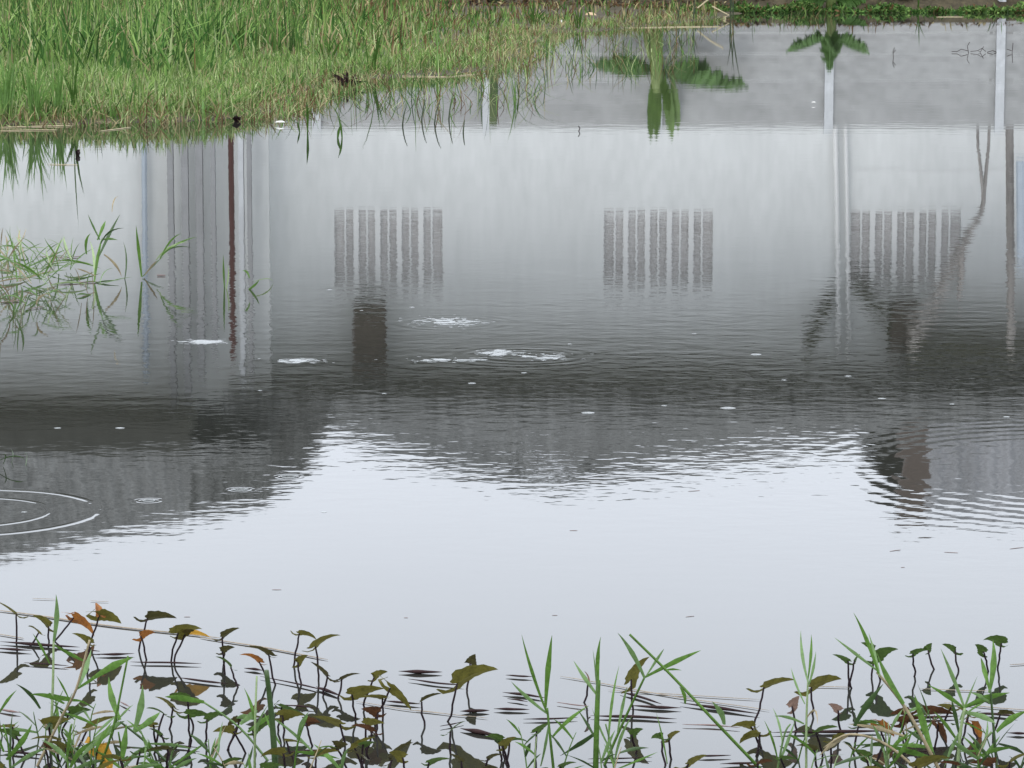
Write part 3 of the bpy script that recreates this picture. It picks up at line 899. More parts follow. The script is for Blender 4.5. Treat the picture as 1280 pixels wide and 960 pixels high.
FLOAT = [((0, 802), (100, 809), 8), ((-8, 810), (40, 813), 6), ((118, 818), (168, 817), 6), ((163, 827), (252, 829), 5), ((222, 847), (286, 855), 6), ((30, 828), (86, 832), 4), ((-5, 886), (26, 891), 6),
         ((105, 812), (125, 814), 3), ((148, 876), (163, 884), 4), ((498, 839), (553, 840), 9), ((510, 849), (580, 857), 5), ((480, 876), (527, 880), 6), ((575, 889), (612, 888), 9), ((617, 886), (662, 887), 7),
         ((632, 844), (666, 846), 5), ((628, 865), (682, 872), 7), ((634, 873), (660, 877), 4), ((654, 899), (722, 897), 5), ((738, 894), (846, 898), 8), ((775, 864), (828, 880), 7), ((788, 882), (852, 885), 8),
         ((696, 878), (736, 883), 3), ((850, 878), (950, 892), 8), ((964, 916), (1122, 914), 8), ((1216, 891), (1272, 895), 7), ((1122, 897), (1200, 895), 7), ((1258, 916), (1290, 917), 6), ((853, 905), (925, 909), 4),
         ((868, 945), (914, 944), 5), ((735, 949), (815, 947), 4), ((550, 908), (580, 902), 3), ((575, 910), (625, 920), 12), ((395, 858), (425, 869), 9), ((305, 835), (330, 838), 6), ((325, 845), (420, 866), 4),
         ((345, 880), (400, 885), 4), ((360, 940), (410, 938), 8), ((1062, 905), (1100, 902), 6), ((1100, 940), (1180, 938), 4), ((900, 955), (960, 953), 6), ((0, 938), (60, 944), 6), ((190, 930), (250, 934), 5)]
order = sorted(range(len(FLOAT)), key=lambda i: FLOAT[i][0][0])
for k, i in enumerate(order):
    p, q, w = FLOAT[i]
    pink = i in (6, 8, 21, 27)
    straw(p, q, w * .6, '%s floating in the foreground, %s from the left' % ('reddish water-soaked stalk' if pink else 'dark water-soaked stalk', ordinal(k)), m_pinkst if pink else m_debris, 'floating_stalk', 'stalk',
          'water-soaked stalks floating in the foreground', knob=True, flat=.9)
for i, (p, q, w) in enumerate([((-10, 763), (278, 799), 4), ((-5, 792), (30, 798), 2.5), ((250, 796), (410, 824), 3.5), ((700, 846), (962, 889), 2.5), ((760, 862), (950, 874), 2), ((1010, 858), (1062, 859), 2), ((1150, 861), (1240, 864), 2),
                               ((445, 877), (560, 893), 2), ((520, 888), (610, 898), 2), ((40, 748), (70, 749), 1.2), ((113, 751), (136, 752), 1.2), ((1180, 878), (1290, 888), 2.5), ((1262, 831), (1290, 829), 2)]):
    straw(p, q, w * 1.0, 'thin pale straw afloat among the foreground leaves, %s from the left' % ORD[[0, 1, 4, 7, 8, 9, 10, 5, 6, 2, 3, 11, 12][i]], m_fgstraw, group='pale straws in the foreground', z=.002)

for i, (p, q) in enumerate([((340, 737), (352, 737)), ((690, 769), (697, 769)), ((857, 771), (868, 770)), ((712, 663), (722, 663)), ((1180, 690), (1198, 691)), ((1112, 689), (1126, 687)), ((505, 772), (510, 772)), ((1126, 709), (1131, 709)), ((860, 614), (875, 613)), ((1262, 686), (1280, 684)), ((230, 771), (238, 771))]):
    straw(p, q, 1.6, 'tiny dark speck afloat on the pale open water, %s in reading order' % ORD[i], m_pinkst, 'floating_speck', 'debris', group='specks on the open water', z=.0006, flat=.3)

# ================================================================== FOREGROUND LEAF PLANTS
m_stem = mat('dark_leaf_stem', (0.018, 0.010, 0.013), 0.7, 0.3, 60.0, 0.15)
LM = {'olive': mat('leaf_olive', (0.118, 0.108, 0.022), 0.42, 0.28, 45.0, 0.4, trans=0.35),
      'dark': mat('leaf_dark_olive', (0.062, 0.056, 0.018), 0.42, 0.3, 45.0, 0.4, trans=0.3),
      'green': mat('leaf_green', (0.060, 0.105, 0.022), 0.40, 0.28, 45.0, 0.4, trans=0.35),
      'orange': mat('leaf_orange', (0.30, 0.115, 0.022), 0.5, 0.3, 45.0, 0.4, trans=0.35, dark=(0.12, 0.05, 0.02)),
      'yellow': mat('leaf_yellow', (0.55, 0.30, 0.04), 0.5, 0.2, 45.0, 0.4, trans=0.35),
      'brown': mat('leaf_brown', (0.10, 0.045, 0.020), 0.6, 0.35, 45.0, 0.3, trans=0.25),
      'withered': mat('leaf_withered', (0.26, 0.17, 0.13), 0.8, 0.25, 45.0, 0.2, trans=0.3)}


def heart_leaf(joint, az, length, width, e0, droop, fold, roll, n=9, lobe=.38):
    """arrow-shaped leaf: joint at the stem, pointed blade one way, two rounded lobes the other way"""
    d = Vector((math.cos(az), math.sin(az), 0)); s0 = Vector((-d.y, d.x, 0)); zz = Vector((0, 0, 1))
    rows = []
    e = e0; p = Vector(joint)
    rib = []
    for i in range(n + 1):
        rib.append((p.copy(), e, i / n))
        p = p + (d * math.cos(e) + zz * math.sin(e)) * length / n
        e -= droop / n
    back = []
    p = Vector(joint); e = e0 + .1
    for i in range(1, 4):
        u = i / 3 * lobe
        p = p - (d * math.cos(e) + zz * math.sin(e)) * length * lobe / 3
        e -= .5                                           # lobes kick up behind the joint
        back.append((p.copy(), e, -u))
    rows = back[::-1] + rib
    V, Fc = [], []
    nr = len(rows)
    for side in (1, -1):
        k0 = len(V)
        for (p, e, u) in rows:
            t = d * math.cos(e) + zz * math.sin(e)
            s = s0.copy()
            nn = s.cross(t) * -1
            if nn.z < 0: nn = -nn
            s, nn = s * math.cos(roll) + nn * math.sin(roll), nn * math.cos(roll) - s * math.sin(roll)
            if u >= 0:
                outer = width * .5 * (1 - u) ** .95 * (1 + .5 * u); inner = 0.0
            else:
                q = -u / lobe
                outer = width * .5 * (1.0 - .15 * q ** 2); inner = width * .5 * .60 * q ** .8
            jag = 1 + .09 * math.sin(u * 23 + side + width * 900)
            for v in (0, .5, 1):
                w = inner + (outer * jag - inner) * v
                up = math.sin(fold) * w - .25 * w * w / (width + 1e-6)
                V.append(p + s * side * w * math.cos(fold) + nn * up)
        for i in range(nr - 1):
            for j in range(2):
                a = k0 + i * 3 + j
                f = (a, a + 1, a + 4, a + 3)
                Fc.append(f if side < 0 else f[::-1])
    return V, Fc


# joint x, y | stem foot x, y | blade reach dx (signed px), dy at its end | lobe size | colour | note
LEAVES = [
    (20, 767, 27, 803, -24, -14, 'olive', 'upturned'), (61, 783, 50, 803, -22, -12, 'olive', 'small'), (48, 791, 31, 808, -16, -6, 'olive', 'small low'), (92, 772, 66, 802, 24, 24, 'orange', 'curled'),
    (124, 769, 94, 808, 28, 14, 'olive', 'orange-lobed'), (112, 803, 116, 836, -22, -12, 'olive', 'left-pointing'), (176, 795, 177, 826, 18, -2, 'orange', 'small bright'), (184, 773, 160, 814, 38, 4, 'dark', 'long wing-shaped'),
    (223, 791, 203, 826, 36, -6, 'olive', 'broad arching'), (232, 790, 215, 829, 32, 8, 'yellow', 'half-hidden'), (278, 796, 276, 822, 22, -9, 'dark', 'small'), (278, 814, 273, 843, 16, -4, 'dark', 'folded'),
    (288, 834, 290, 861, -20, -11, 'green', 'low'), (336, 818, 342, 857, -32, -10, 'dark', 'flat'), (324, 827, 331, 853, -26, -8, 'orange', 'dull'), (374, 792, 356, 834, 22, 10, 'olive', 'crowned'),
    (394, 808, 390, 852, 32, -12, 'olive', 'right-reaching'), (372, 828, 370, 857, 14, -8, 'olive', 'small upright'), (409, 844, 408, 868, -22, -14, 'dark', 'drooping'), (427, 849, 428, 874, 24, -5, 'dark', 'flat pointed'),
    (440, 868, 437, 899, 42, -8, 'olive', 'long flat'), (468, 847, 460, 884, 18, -6, 'olive', 'short'), (478, 873, 487, 907, -34, 0, 'olive', 'left-drooping'), (488, 860, 465, 906, 26, 30, 'olive', 'large hanging'),
    (527, 877, 527, 908, 28, -7, 'dark', 'knobbly'), (572, 854, 550, 903, 52, -13, 'olive', 'very long arching'), (588, 829, 590, 864, 7, -12, 'dark', 'tightly folded'), (563, 914, 556, 946, 20, -10, 'green', 'small'),
    (352, 884, 358, 912, 34, 12, 'green', 'drooping'), (425, 905, 438, 932, -36, -8, 'olive', 'shaded'), (625, 925, 622, 952, -16, -8, 'green', 'small low'), (637, 927, 633, 955, 25, 2, 'green', 'low'),
    (671, 914, 661, 945, 20, -12, 'green', 'small'), (789, 849, 785, 890, 24, -27, 'olive', 'upright pointed'), (735, 851, 733, 878, -6, -12, 'withered', 'shrivelled'), (790, 918, 787, 942, 15, -7, 'green', 'tiny'),
    (836, 922, 833, 950, 16, -6, 'olive', 'small'), (955, 859, 943, 906, 42, -6, 'olive', 'long flat'), (1014, 859, 1010, 894, 42, -6, 'olive', 'long arching'), (950, 918, 952, 945, -26, 16, 'olive', 'curled-under'),
    (990, 883, 990, 914, 10, -14, 'withered', 'pinkish'), (1060, 826, 1069, 858, -19, -7, 'green', 'twin-stemmed'), (1068, 826, 1071, 859, 8, -8, 'green', 'narrow'), (1048, 888, 1049, 913, -14, -8, 'withered', 'pale'),
    (1092, 811, 1096, 846, -16, -7, 'green', 'small high'), (1096, 820, 1098, 852, 27, -9, 'green', 'thin right-pointing'), (1141, 817, 1138, 845, 20, -4, 'green', 'broad'), (1160, 813, 1165, 838, 5, -9, 'green', 'bud-like'),
    (1194, 813, 1196, 840, -18, -6, 'green', 'flat'), (1229, 814, 1227, 839, -11, -8, 'green', 'tiny'), (1252, 804, 1255, 834, -26, -4, 'green', 'high flat'),
    (1098, 905, 1095, 930, 20, 18, 'orange', 'torn'), (1172, 905, 1174, 938, 5, 28, 'brown', 'hanging crumpled'), (1215, 905, 1220, 925, 6, 26, 'orange', 'thin hanging'), (1150, 892, 1152, 915, 46, 6, 'brown', 'broad sodden'),
    (205, 892, 202, 930, -26, -4, 'green', 'dark torn'), (235, 893, 228, 940, 30, 4, 'green', 'broad dark'), (110, 910, 106, 940, 40, -10, 'olive', 'shaded'), (72, 925, 70, 952, -36, 2, 'olive', 'shaded low'),
    (20, 920, 26, 948, -28, -6, 'green', 'edge'), (300, 900, 286, 936, -16, 10, 'dark', 'crumpled'), (300, 900, 288, 938, 32, 2, 'dark', 'pleated'), (122, 936, 124, 962, 12, 34, 'yellow', 'bright hanging'),
    (175, 940, 172, 968, 30, 2, 'green', 'low'), (60, 905, 52, 938, 34, -8, 'olive', 'broad low'), (395, 945, 392, 978, 30, -4, 'olive', 'bottom'), (490, 950, 486, 978, 30, -18, 'dark', 'large bottom'), (455, 948, 460, 976, -22, -8, 'dark', 'bottom'),
    (860, 955, 857, 985, 26, -8, 'olive', 'bottom'), (1145, 958, 1140, 985, 46, -6, 'olive', 'bottom'), (1240, 955, 1236, 984, -34, -4, 'brown', 'bottom sodden'), (1262, 952, 1262, 982, 24, -6, 'olive', 'bottom corner'),
    (280, 958, 276, 985, 26, -6, 'green', 'bottom'), (700, 958, 699, 984, 22, -4, 'green', 'bottom'), (610, 948, 606, 980, 20, -3, 'dark', 'bottom')]
zr = random.Random(5)
for (xa, xb, ya, yb, n) in ((0, 240, 872, 975, 14), (240, 500, 880, 975, 14), (500, 760, 915, 975, 6), (820, 1040, 905, 975, 7), (1040, 1280, 880, 975, 12)):
    for _ in range(n):
        jx, jy = zr.uniform(xa, xb), zr.uniform(ya, yb)
        LEAVES.append((jx, jy, jx + zr.uniform(-12, 12), jy + zr.uniform(24, 36), zr.choice((-1, 1)) * zr.uniform(15, 30), zr.uniform(-12, 6), zr.choice(['olive', 'olive', 'dark', 'green', 'green', 'brown']), zr.choice(['small', 'narrow', 'short', 'tilted', 'low'])))
rank = {i: k for k, i in enumerate(sorted(range(len(LEAVES)), key=lambda i: LEAVES[i][0]))}
CN = {'olive': 'olive-brown', 'dark': 'dark olive', 'green': 'green', 'orange': 'orange', 'yellow': 'yellow', 'brown': 'brown', 'withered': 'withered'}
for i, (jx, jy, fx, fy, dx, dy, colr, note) in enumerate(LEAVES):
    foot = G(fx, fy)
    Y = foot.y
    s = F / Y
    J = D(jx, jy, Y + random.uniform(-.02, .02))
    root = empty('leaf_plant', foot, label='%s %s arrow-shaped leaf on a thin stem, %s foreground leaf from the left' % (note, CN[colr], ordinal(rank[i])), cat='water plant', group='arrow-leaved water plants in the foreground')
    # dark stem with its knee, going on under water
    bow = random.uniform(-.010, .010); k2 = random.uniform(.25, .5)
    sp_ = []
    for q in range(11):
        u = q / 10
        off = bow * math.sin(math.pi * u) + random.uniform(-.0007, .0007) + .006 * (1 - abs(u - k2) / .25 if abs(u - k2) < .25 else 0) * (1 if bow > 0 else -1)
        sp_.append((foot + Vector((0, 0, -.03))).lerp(J, u) + Vector((off, off * .4, 0)))
    mk('stem', tube(sp_, [.0020] * 8 + [.0019, .0018, .0016], 6), m_stem, root, smooth=True)
    length = math.hypot(dx, dy) / s * random.uniform(1.0, 1.1)
    depth = random.uniform(-.45, .45)
    az = (0 if dx >= 0 else math.pi) + depth
    rise = -dy / max(1, abs(dx))
    e_mean = math.atan(max(-2.2, min(2.0, rise)))
    droop = random.uniform(.25, .95)
    e0 = e_mean + droop * .5
    width = max(.03, min(.066, length * random.uniform(.6, .88)))
    roll = random.uniform(.4, .95) if note != 'bright hanging' else 1.2
    if dx < 0: roll = -roll
    mk('leaf', heart_leaf(J, az, length, width, e0, droop, random.uniform(.05, .4), -roll, lobe=random.uniform(.28, .5)), LM[colr], root, smooth=True)
    if note == 'orange-lobed':
        mk('leaf', heart_leaf(J, math.pi / 2 + .6, .03, .03, 1.2, .5, .5, .2), LM['orange'], root, smooth=True)

# ================================================================== FOREGROUND GRASS SHOOTS
GM = {'g': mat('shoot_green', (0.098, 0.195, 0.036), 0.5, 0.25, 25.0, 0.2, trans=0.35), 'b': mat('shoot_bluegreen', (0.135, 0.225, 0.080), 0.5, 0.2, 25.0, 0.25, trans=0.3),
      'd': mat('shoot_dark', (0.045, 0.085, 0.025), 0.45, 0.2, 25.0, 0.4, trans=0.2), 's': mat('shoot_straw', (0.30, 0.25, 0.15), 0.7, 0.2, 25.0, 0.3, trans=0.2), 'p': mat('shoot_pale', (0.27, 0.36, 0.17), 0.5, 0.15, 25.0, 0.4, trans=0.3)}
# foot pixel, label, stems [(polyline px), width px, colour], blades [(p, q), width px, colour, sag]
SHOOTS = [
    ((62, 935), 'pale upright grass shoot at the far left of the foreground', [([(62, 935), (66, 860), (67, 800)], 4, 'p')], [((67, 802), (70, 743), 7, 'b', 0), ((67, 806), (113, 830), 6, 'g', 0), ((62, 830), (41, 792), 4, 'g', 0), ((60, 868), (100, 877), 9, 'g', 3)]),
    ((40, 958), 'straw-coloured leaning grass stalk at the far left', [([(40, 958), (75, 900), (95, 862), (112, 800)], 4, 's')], [((95, 862), (130, 720 + 120), 5, 'g', 0), ((50, 886), (20, 855), 6, 'd', 0), ((80, 880), (38, 868), 8, 'g', -3), ((98, 858), (114, 812), 7, 'b', 0)]),
    ((118, 962), 'green grass shoot crossing behind the yellow leaf', [([(118, 962), (140, 915), (160, 820)], 3.5, 'g')], [((116, 848), (166, 822), 9, 'g', -3), ((150, 900), (136, 846), 8, 'g', 0), ((150, 903), (100, 948), 9, 'b', -2), ((168, 914), (178, 856), 9, 'b', 0)]),
    ((226, 958), 'long grass stem running down to the right from the left cluster', [([(150, 902), (185, 930), (230, 962)], 4, 'd')], [((168, 915), (200, 890), 8, 'g', 0), ((176, 915), (190, 945), 7, 'g', 0), ((185, 930), (240, 936), 6, 'b', -2)]),
    ((345, 950), 'grass stem with a broad horizontal blade left of the thick dark stalk', [([(255, 878), (300, 910), (345, 950)], 3.5, 'b')], [((255, 878), (206, 871), 9, 'g', -2), ((300, 905), (322, 888), 8, 'b', 0), ((310, 915), (345, 890), 6, 'g', 0), ((320, 900), (295, 898), 8, 'b', 0)]),
    ((344, 975), 'thick dark green stalk standing left of centre', [([(346, 975), (340, 900), (333, 838)], 9, 'd')], []),
    ((318, 966), 'thin pale stalk beside the thick dark stalk', [([(318, 966), (319, 900), (321, 845)], 3.5, 'p')], [((319, 905), (305, 860), 4, 'g', 0), ((318, 930), (336, 880), 4, 'b', 0)]),
    ((366, 966), 'grass shoot with crossing blades right of the thick dark stalk', [([(366, 966), (372, 930), (384, 895)], 3, 'g')], [((370, 940), (425, 985), 6, 'g', 0), ((345, 900), (400, 950), 4, 'b', 0), ((372, 925), (386, 890), 6, 'b', 0), ((350, 930), (330, 890), 4, 'g', 0)]),
    ((14, 970), 'low grass shoot in the bottom left corner', [([(14, 970), (10, 930), (4, 905)], 3, 'g')], [((8, 950), (40, 905), 7, 'g', 0), ((14, 960), (60, 935), 6, 'b', -4), ((5, 940), (-10, 900), 5, 'g', 0), ((14, 962), (16, 890), 3, 'd', 0)]),
    ((88, 970), 'bushy low grass shoot left of the yellow leaf', [([(88, 970), (84, 940), (90, 905)], 3, 'g')], [((88, 960), (120, 925), 8, 'g', -3), ((86, 955), (52, 925), 6, 'b', 0), ((84, 945), (88, 905), 5, 'g', 0), ((88, 966), (140, 950), 7, 'b', -3)]),
    ((150, 972), 'bushy low grass shoot right of the yellow leaf', [([(150, 972), (152, 945), (148, 915)], 3, 'g')], [((150, 965), (190, 930), 8, 'b', -2), ((152, 955), (158, 905), 8, 'g', 0), ((150, 960), (118, 938), 6, 'g', 0), ((150, 968), (205, 955), 7, 'b', -3)]),
    ((210, 972), 'low curled grass shoot at the bottom, left part', [([(210, 972), (214, 945), (222, 930)], 3, 'b')], [((210, 968), (246, 948), 6, 'b', -5), ((212, 960), (262, 925), 4, 'g', 0), ((210, 965), (180, 945), 7, 'g', 0)]),
    ((264, 975), 'curved single blade at the bottom between the clumps', [([(262, 975), (264, 945), (272, 930)], 3.5, 'b')], [((264, 955), (274, 925), 4, 'b', 0), ((300, 975), (316, 932), 4, 'd', 0)]),
    ((440, 975), 'short grass shoot at the bottom, left of the large dark leaf', [([(430, 975), (425, 955)], 3, 'g')], [((425, 962), (392, 930), 6, 'g', 0), ((428, 965), (436, 935), 5, 'b', 0)]),
    ((694, 965), 'grass shoot with two tall blades, centre foreground', [([(694, 965), (688, 925), (684, 885)], 4, 'g')], [((683, 890), (652, 793), 5, 'g', 0), ((682, 885), (690, 794), 7, 'g', 0), ((684, 892), (639, 852), 5, 'b', 0), ((690, 922), (736, 882), 5, 'g', 0), ((676, 958), (686, 900), 4, 'b', 0)]),
    ((744, 978), 'thick upright green stalk, centre foreground', [([(744, 978), (746, 900), (748, 850)], 8, 'g')], [((748, 855), (751, 796), 6, 'g', 0), ((747, 870), (717, 826), 5, 'b', 0), ((748, 880), (741, 812), 3, 'b', 0), ((746, 915), (700, 945), 7, 'd', 0)]),
    ((750, 958), 'tall leaning grass stalk with a forked top, right of the thick stalk', [([(750, 958), (778, 905), (806, 846)], 4, 'g')], [((806, 848), (772, 791), 6, 'b', 0), ((806, 847), (876, 813), 7, 'g', 0), ((808, 845), (830, 811), 4, 'b', 0), ((772, 915), (784, 858), 4, 'b', 0), ((760, 938), (774, 832), 3.5, 'g', 0)]),
    ((968, 968), 'very long grass stem slanting down to the right of centre', [([(787, 793), (840, 845), (892, 900), (968, 965)], 4.5, 'g')], [((905, 906), (890, 877), 8, 'b', 0), ((856, 880), (849, 858), 5, 'g', 0), ((830, 838), (852, 838), 3, 'g', 0)]),
    ((770, 968), 'short grass shoot at the bottom, right of the thick stalk', [([(770, 968), (764, 935), (757, 905)], 3, 'b')], [((764, 940), (740, 885), 4, 'b', 0), ((768, 955), (790, 895), 4, 'b', 0), ((770, 962), (822, 940), 3, 'g', 0), ((834, 955), (820, 890), 3, 'g', 0)]),
    ((1008, 966), 'tuft of thin upright blades left of the long slanting blade', [([(1008, 966), (1008, 905), (1010, 850)], 3.5, 'p')], [((1010, 852), (1001, 788), 4, 'b', 0), ((1010, 850), (1014, 793), 4, 'g', 0), ((1011, 856), (1020, 814), 3.5, 'b', 0), ((1006, 880), (989, 835), 3, 'b', 0), ((1007, 900), (1022, 905), 3, 's', -14)]),
    ((970, 962), 'low grass shoot with thin spreading blades under the long flat leaves', [([(970, 962), (980, 920), (988, 905)], 3, 'b')], [((978, 930), (966, 885), 3, 'b', 0), ((972, 950), (955, 900), 3, 'g', 0), ((1005, 905), (968, 895), 4, 'b', 0), ((975, 950), (994, 900), 5, 'b', 0)]),
    ((1184, 968), 'tall slanting stem with broad blades, right foreground', [([(1096, 840), (1135, 890), (1184, 965)], 5, 's')], [((1130, 880), (1096, 815), 9, 'g', 0), ((1098, 842), (1067, 766), 5, 'g', 0), ((1096, 838), (1043, 797), 4, 'b', 0), ((1068, 908), (1104, 855), 8, 'd', 0), ((1165, 940), (1143, 868), 9, 'g', 0), ((1100, 845), (1086, 792), 4, 'b', 0)]),
    ((1196, 966), 'bushy grass clump at the right of the foreground', [([(1196, 966), (1200, 920), (1206, 885)], 5, 'p')], [((1205, 886), (1160, 856), 6, 'g', 0), ((1206, 886), (1176, 811), 5, 'b', 0), ((1205, 885), (1262, 866), 10, 'g', -2), ((1208, 884), (1240, 876), 6, 'd', 0), ((1200, 900), (1222, 845), 4, 'b', 0), ((1204, 890), (1245, 905), 7, 'b', -3), ((1200, 915), (1180, 960), 6, 'b', 0)]),
    ((1248, 962), 'upright grass shoot with a broad blade near the right edge', [([(1248, 962), (1242, 910), (1238, 862)], 4, 'd')], [((1237, 866), (1241, 800), 8, 'g', 0), ((1237, 862), (1226, 822), 6, 'g', 0), ((1240, 880), (1214, 866), 5, 'b', 0), ((1246, 915), (1285, 888), 9, 'g', 0), ((1248, 930), (1282, 960), 8, 'd', 0)]),
    ((1160, 968), 'horizontal dry grass stem along the bottom right', [([(1030, 935), (1062, 918), (1110, 932), (1170, 950)], 4, 's')], [((1110, 932), (1168, 948), 8, 'g', 0), ((1060, 920), (1024, 945), 6, 's', 0), ((1130, 920), (1060, 905), 5, 's', 0)]),
    ((1222, 970), 'low tangled grass at the bottom right corner', [([(1222, 970), (1226, 935), (1240, 915)], 4, 'b')], [((1226, 945), (1268, 935), 8, 'g', -3), ((1224, 950), (1190, 925), 7, 'b', 0), ((1222, 960), (1250, 920), 5, 'g', 0), ((1222, 965), (1175, 948), 6, 'd', 0), ((1226, 940), (1234, 900), 4, 'b', 0)]),
    ((1112, 968), 'short grass shoot under the dry horizontal stem', [([(1112, 968), (1104, 935)], 3, 'b')], [((1108, 950), (1090, 905), 5, 'b', 0), ((1110, 960), (1140, 915), 5, 'g', 0), ((1112, 964), (1075, 940), 5, 'd', 0)]),
]
for (foot_px, label, stems, blades) in SHOOTS:
    foot = G(*foot_px)
    root = empty('grass_shoot', foot, label=label, cat='grass', group='grass shoots in the foreground')
    Y = foot.y; s = F / Y
    for (pl, w, c) in stems:
        pts = [D(x, y, Y + random.uniform(-.015, .015)) for x, y in pl]
        fi = 0 if (pts[0].z < pts[-1].z) else -1
        pts[fi].z = min(pts[fi].z, -.02)
        # resample smoothly
        out = []
        for a in range(len(pts) - 1):
            for k in range(5):
                t = k / 5
                q0 = pts[max(a - 1, 0)]; q1 = pts[a]; q2 = pts[a + 1]; q3 = pts[min(a + 2, len(pts) - 1)]
                out.append(.5 * ((2 * q1) + (q2 - q0) * t + (2 * q0 - 5 * q1 + 4 * q2 - q3) * t * t + (3 * q1 - q0 - 3 * q2 + q3) * t ** 3))
        out.append(pts[-1])
        rr = [w / s / 2 * (1 - .35 * (i / len(out))) for i in range(len(out))]
        if fi == -1: rr = rr[::-1]
        mk('stem', tube(out, rr, 6), GM[c], root, smooth=True)
    for (p, q, w, c, sag) in blades:
        a = D(*p, Y + random.uniform(-.01, .01)); b = D(*q, Y + random.uniform(-.09, .09))
        a.z = max(a.z, .002); b.z = max(b.z, .004)
        mid = a.lerp(b, .55) + Vector((random.uniform(-.01, .01), random.uniform(-.02, .02), (-sag * 2 if sag else random.uniform(0, 3)) / s))
        mid.z = max(mid.z, .004)
        mk('blade', blade(bez(a, mid, b, 9), w / s * 1.1, side=random.uniform(-.5, .5), twist=random.uniform(-.8, .8)), GM[c], root, smooth=True)

# low filler shoots at the edge of the near bank
ZONES = [(-5, 215, 915, 990, 17), (240, 400, 940, 990, 4), (650, 840, 945, 990, 5), (960, 1080, 940, 990, 4), (1090, 1285, 915, 990, 14)]
fill = []
for (xa, xb, ya, yb, n) in ZONES:
    for _ in range(n):
        fill.append((random.uniform(xa, xb), random.uniform(ya, yb)))
fill.sort()
for k, (px, py) in enumerate(fill):
    foot = G(px, py); Y = foot.y; s = F / Y
    root = empty('grass_seedling', foot, label='low thin-bladed grass seedling at the near water edge, %s from the left' % ordinal(k), cat='grass', group='low grass seedlings at the near water edge')
    hh = random.uniform(30, 75); lean = random.uniform(-.5, .5)
    c = random.choice('gbbgpsd')
    top = foot + Vector((math.sin(lean) * hh / s, random.uniform(-.03, .03), math.cos(lean) * hh / s))
    ax = bez(foot + Vector((0, 0, -.02)), foot.lerp(top, .5) + Vector((random.uniform(-.01, .01), 0, .005)), top, 7)
    mk('stem', tube(ax, [.0016, .0016, .0015, .0014, .0012, .001, .0006], 5), GM[c], root, smooth=True)
    for j in range(random.randint(2, 4)):
        a = ax[random.randint(1, 5)]
        an = lean + random.choice((-1, 1)) * random.uniform(.35, 1.25); ln = random.uniform(22, 52) / s
        b = a + Vector((math.sin(an) * ln, random.uniform(-.04, .04), math.cos(an) * ln))
        b.z = max(b.z, .004)
        mk('blade', blade(bez(a, a.lerp(b, .5) + Vector((0, 0, .006)), b, 7), random.uniform(2.5, 6) / s, side=random.uniform(-.6, .6), twist=random.uniform(-.8, .8)), GM[random.choice('gbdgds')], root, smooth=True)

# ================================================================== FLOATING GRASS at the left, middle distance
def sprig(px, py, blades, label, c='g', group='grass sprigs in the water at the left'):
    foot = G(px, py); s = F / foot.y
    root = empty('grass_sprig', foot, label=label, cat='grass', group=group)
    for (x0, y0, x1, y1, w, mc) in blades:
        a = D(x0, y0, foot.y + random.uniform(-.1, .1)); b = D(x1, y1, foot.y + random.uniform(-.25, .25))
        a.z = max(a.z, -.02); b.z = max(b.z, .004)
        mid = a.lerp(b, .5) + Vector((random.uniform(-.03, .03), 0, random.uniform(.0, .04)))
        mk('blade', blade(bez(a, mid, b, 7), w / s * .85, side=random.uniform(-.4, .4)), GM[mc], root, smooth=True)


def rnd_sprig(px, py, n, rx, ry, label):
    bl = []
    for i in range(n):
        x0 = px + random.uniform(-.5, .5) * rx; y0 = py - random.uniform(0, .35) * ry
        an = random.gauss(0, .95)
        ln = ry * random.uniform(.35, 1.0)
        bl.append((x0, y0, x0 + math.sin(an) * ln, y0 - math.cos(an) * ln * .8, random.choice([1.3, 1.6, 2, 2.5, 3.5]), random.choice('gbbppgbss')))
    sprig(px, py, bl, label)


rnd_sprig(12, 352, 34, 50, 75, 'dense pale grass tangle at the left edge, middle water')
rnd_sprig(42, 358, 30, 50, 70, 'leafy grass sprig just right of the tangle at the left edge')
rnd_sprig(70, 340, 18, 40, 55, 'loose grass sprig between the edge tangle and the bushy one')
rnd_sprig(88, 372, 14, 90, 48, 'thin scattered grass sprig below the bushy one')
rnd_sprig(20, 390, 14, 70, 50, 'thin pale grass sprig below the left-edge tangle')
rnd_sprig(30, 322, 16, 60, 45, 'low grass sprig behind the left-edge tangle')
sprig(118, 352, [(118, 352, 128, 296, 5, 'g'), (124, 320, 150, 268, 5, 'd'), (122, 300, 132, 276, 5, 'g'), (118, 350, 112, 300, 4, 'p'), (126, 305, 155, 285, 3, 'd'), (118, 354, 150, 350, 2.5, 'd'), (128, 300, 147, 300, 4, 'g'), (130, 318, 152, 346, 4, 's'),
                 (120, 345, 96, 336, 2.5, 's'), (125, 300, 110, 268, 3, 'b'), (108, 318, 113, 292, 5, 'g'), (140, 265, 148, 245, 2, 's')], 'bushy green grass sprig left of the wiry one')
sprig(177, 346, [(177, 346, 170, 282, 5, 'g'), (178, 346, 205, 320, 3, 'd'), (200, 322, 246, 296, 3.5, 'g'), (200, 324, 226, 292, 3, 'g'), (180, 345, 196, 326, 3, 's'), (195, 325, 235, 302, 3, 'p'), (155, 362, 154, 302, 2.5, 'd'), (205, 316, 240, 310, 2, 'd')], 'wiry forked grass sprig standing alone left of centre')
sprig(281, 360, [(281, 376, 279, 318, 3, 'g'), (281, 372, 284, 330, 2.5, 'p')], 'thin upright grass blades beside the red pole reflection')
sprig(305, 360, [(305, 366, 324, 350, 3.5, 'g'), (312, 348, 303, 338, 3, 'g'), (318, 352, 342, 358, 2.5, 'p')], 'tiny fallen grass sprig right of the red pole reflection')
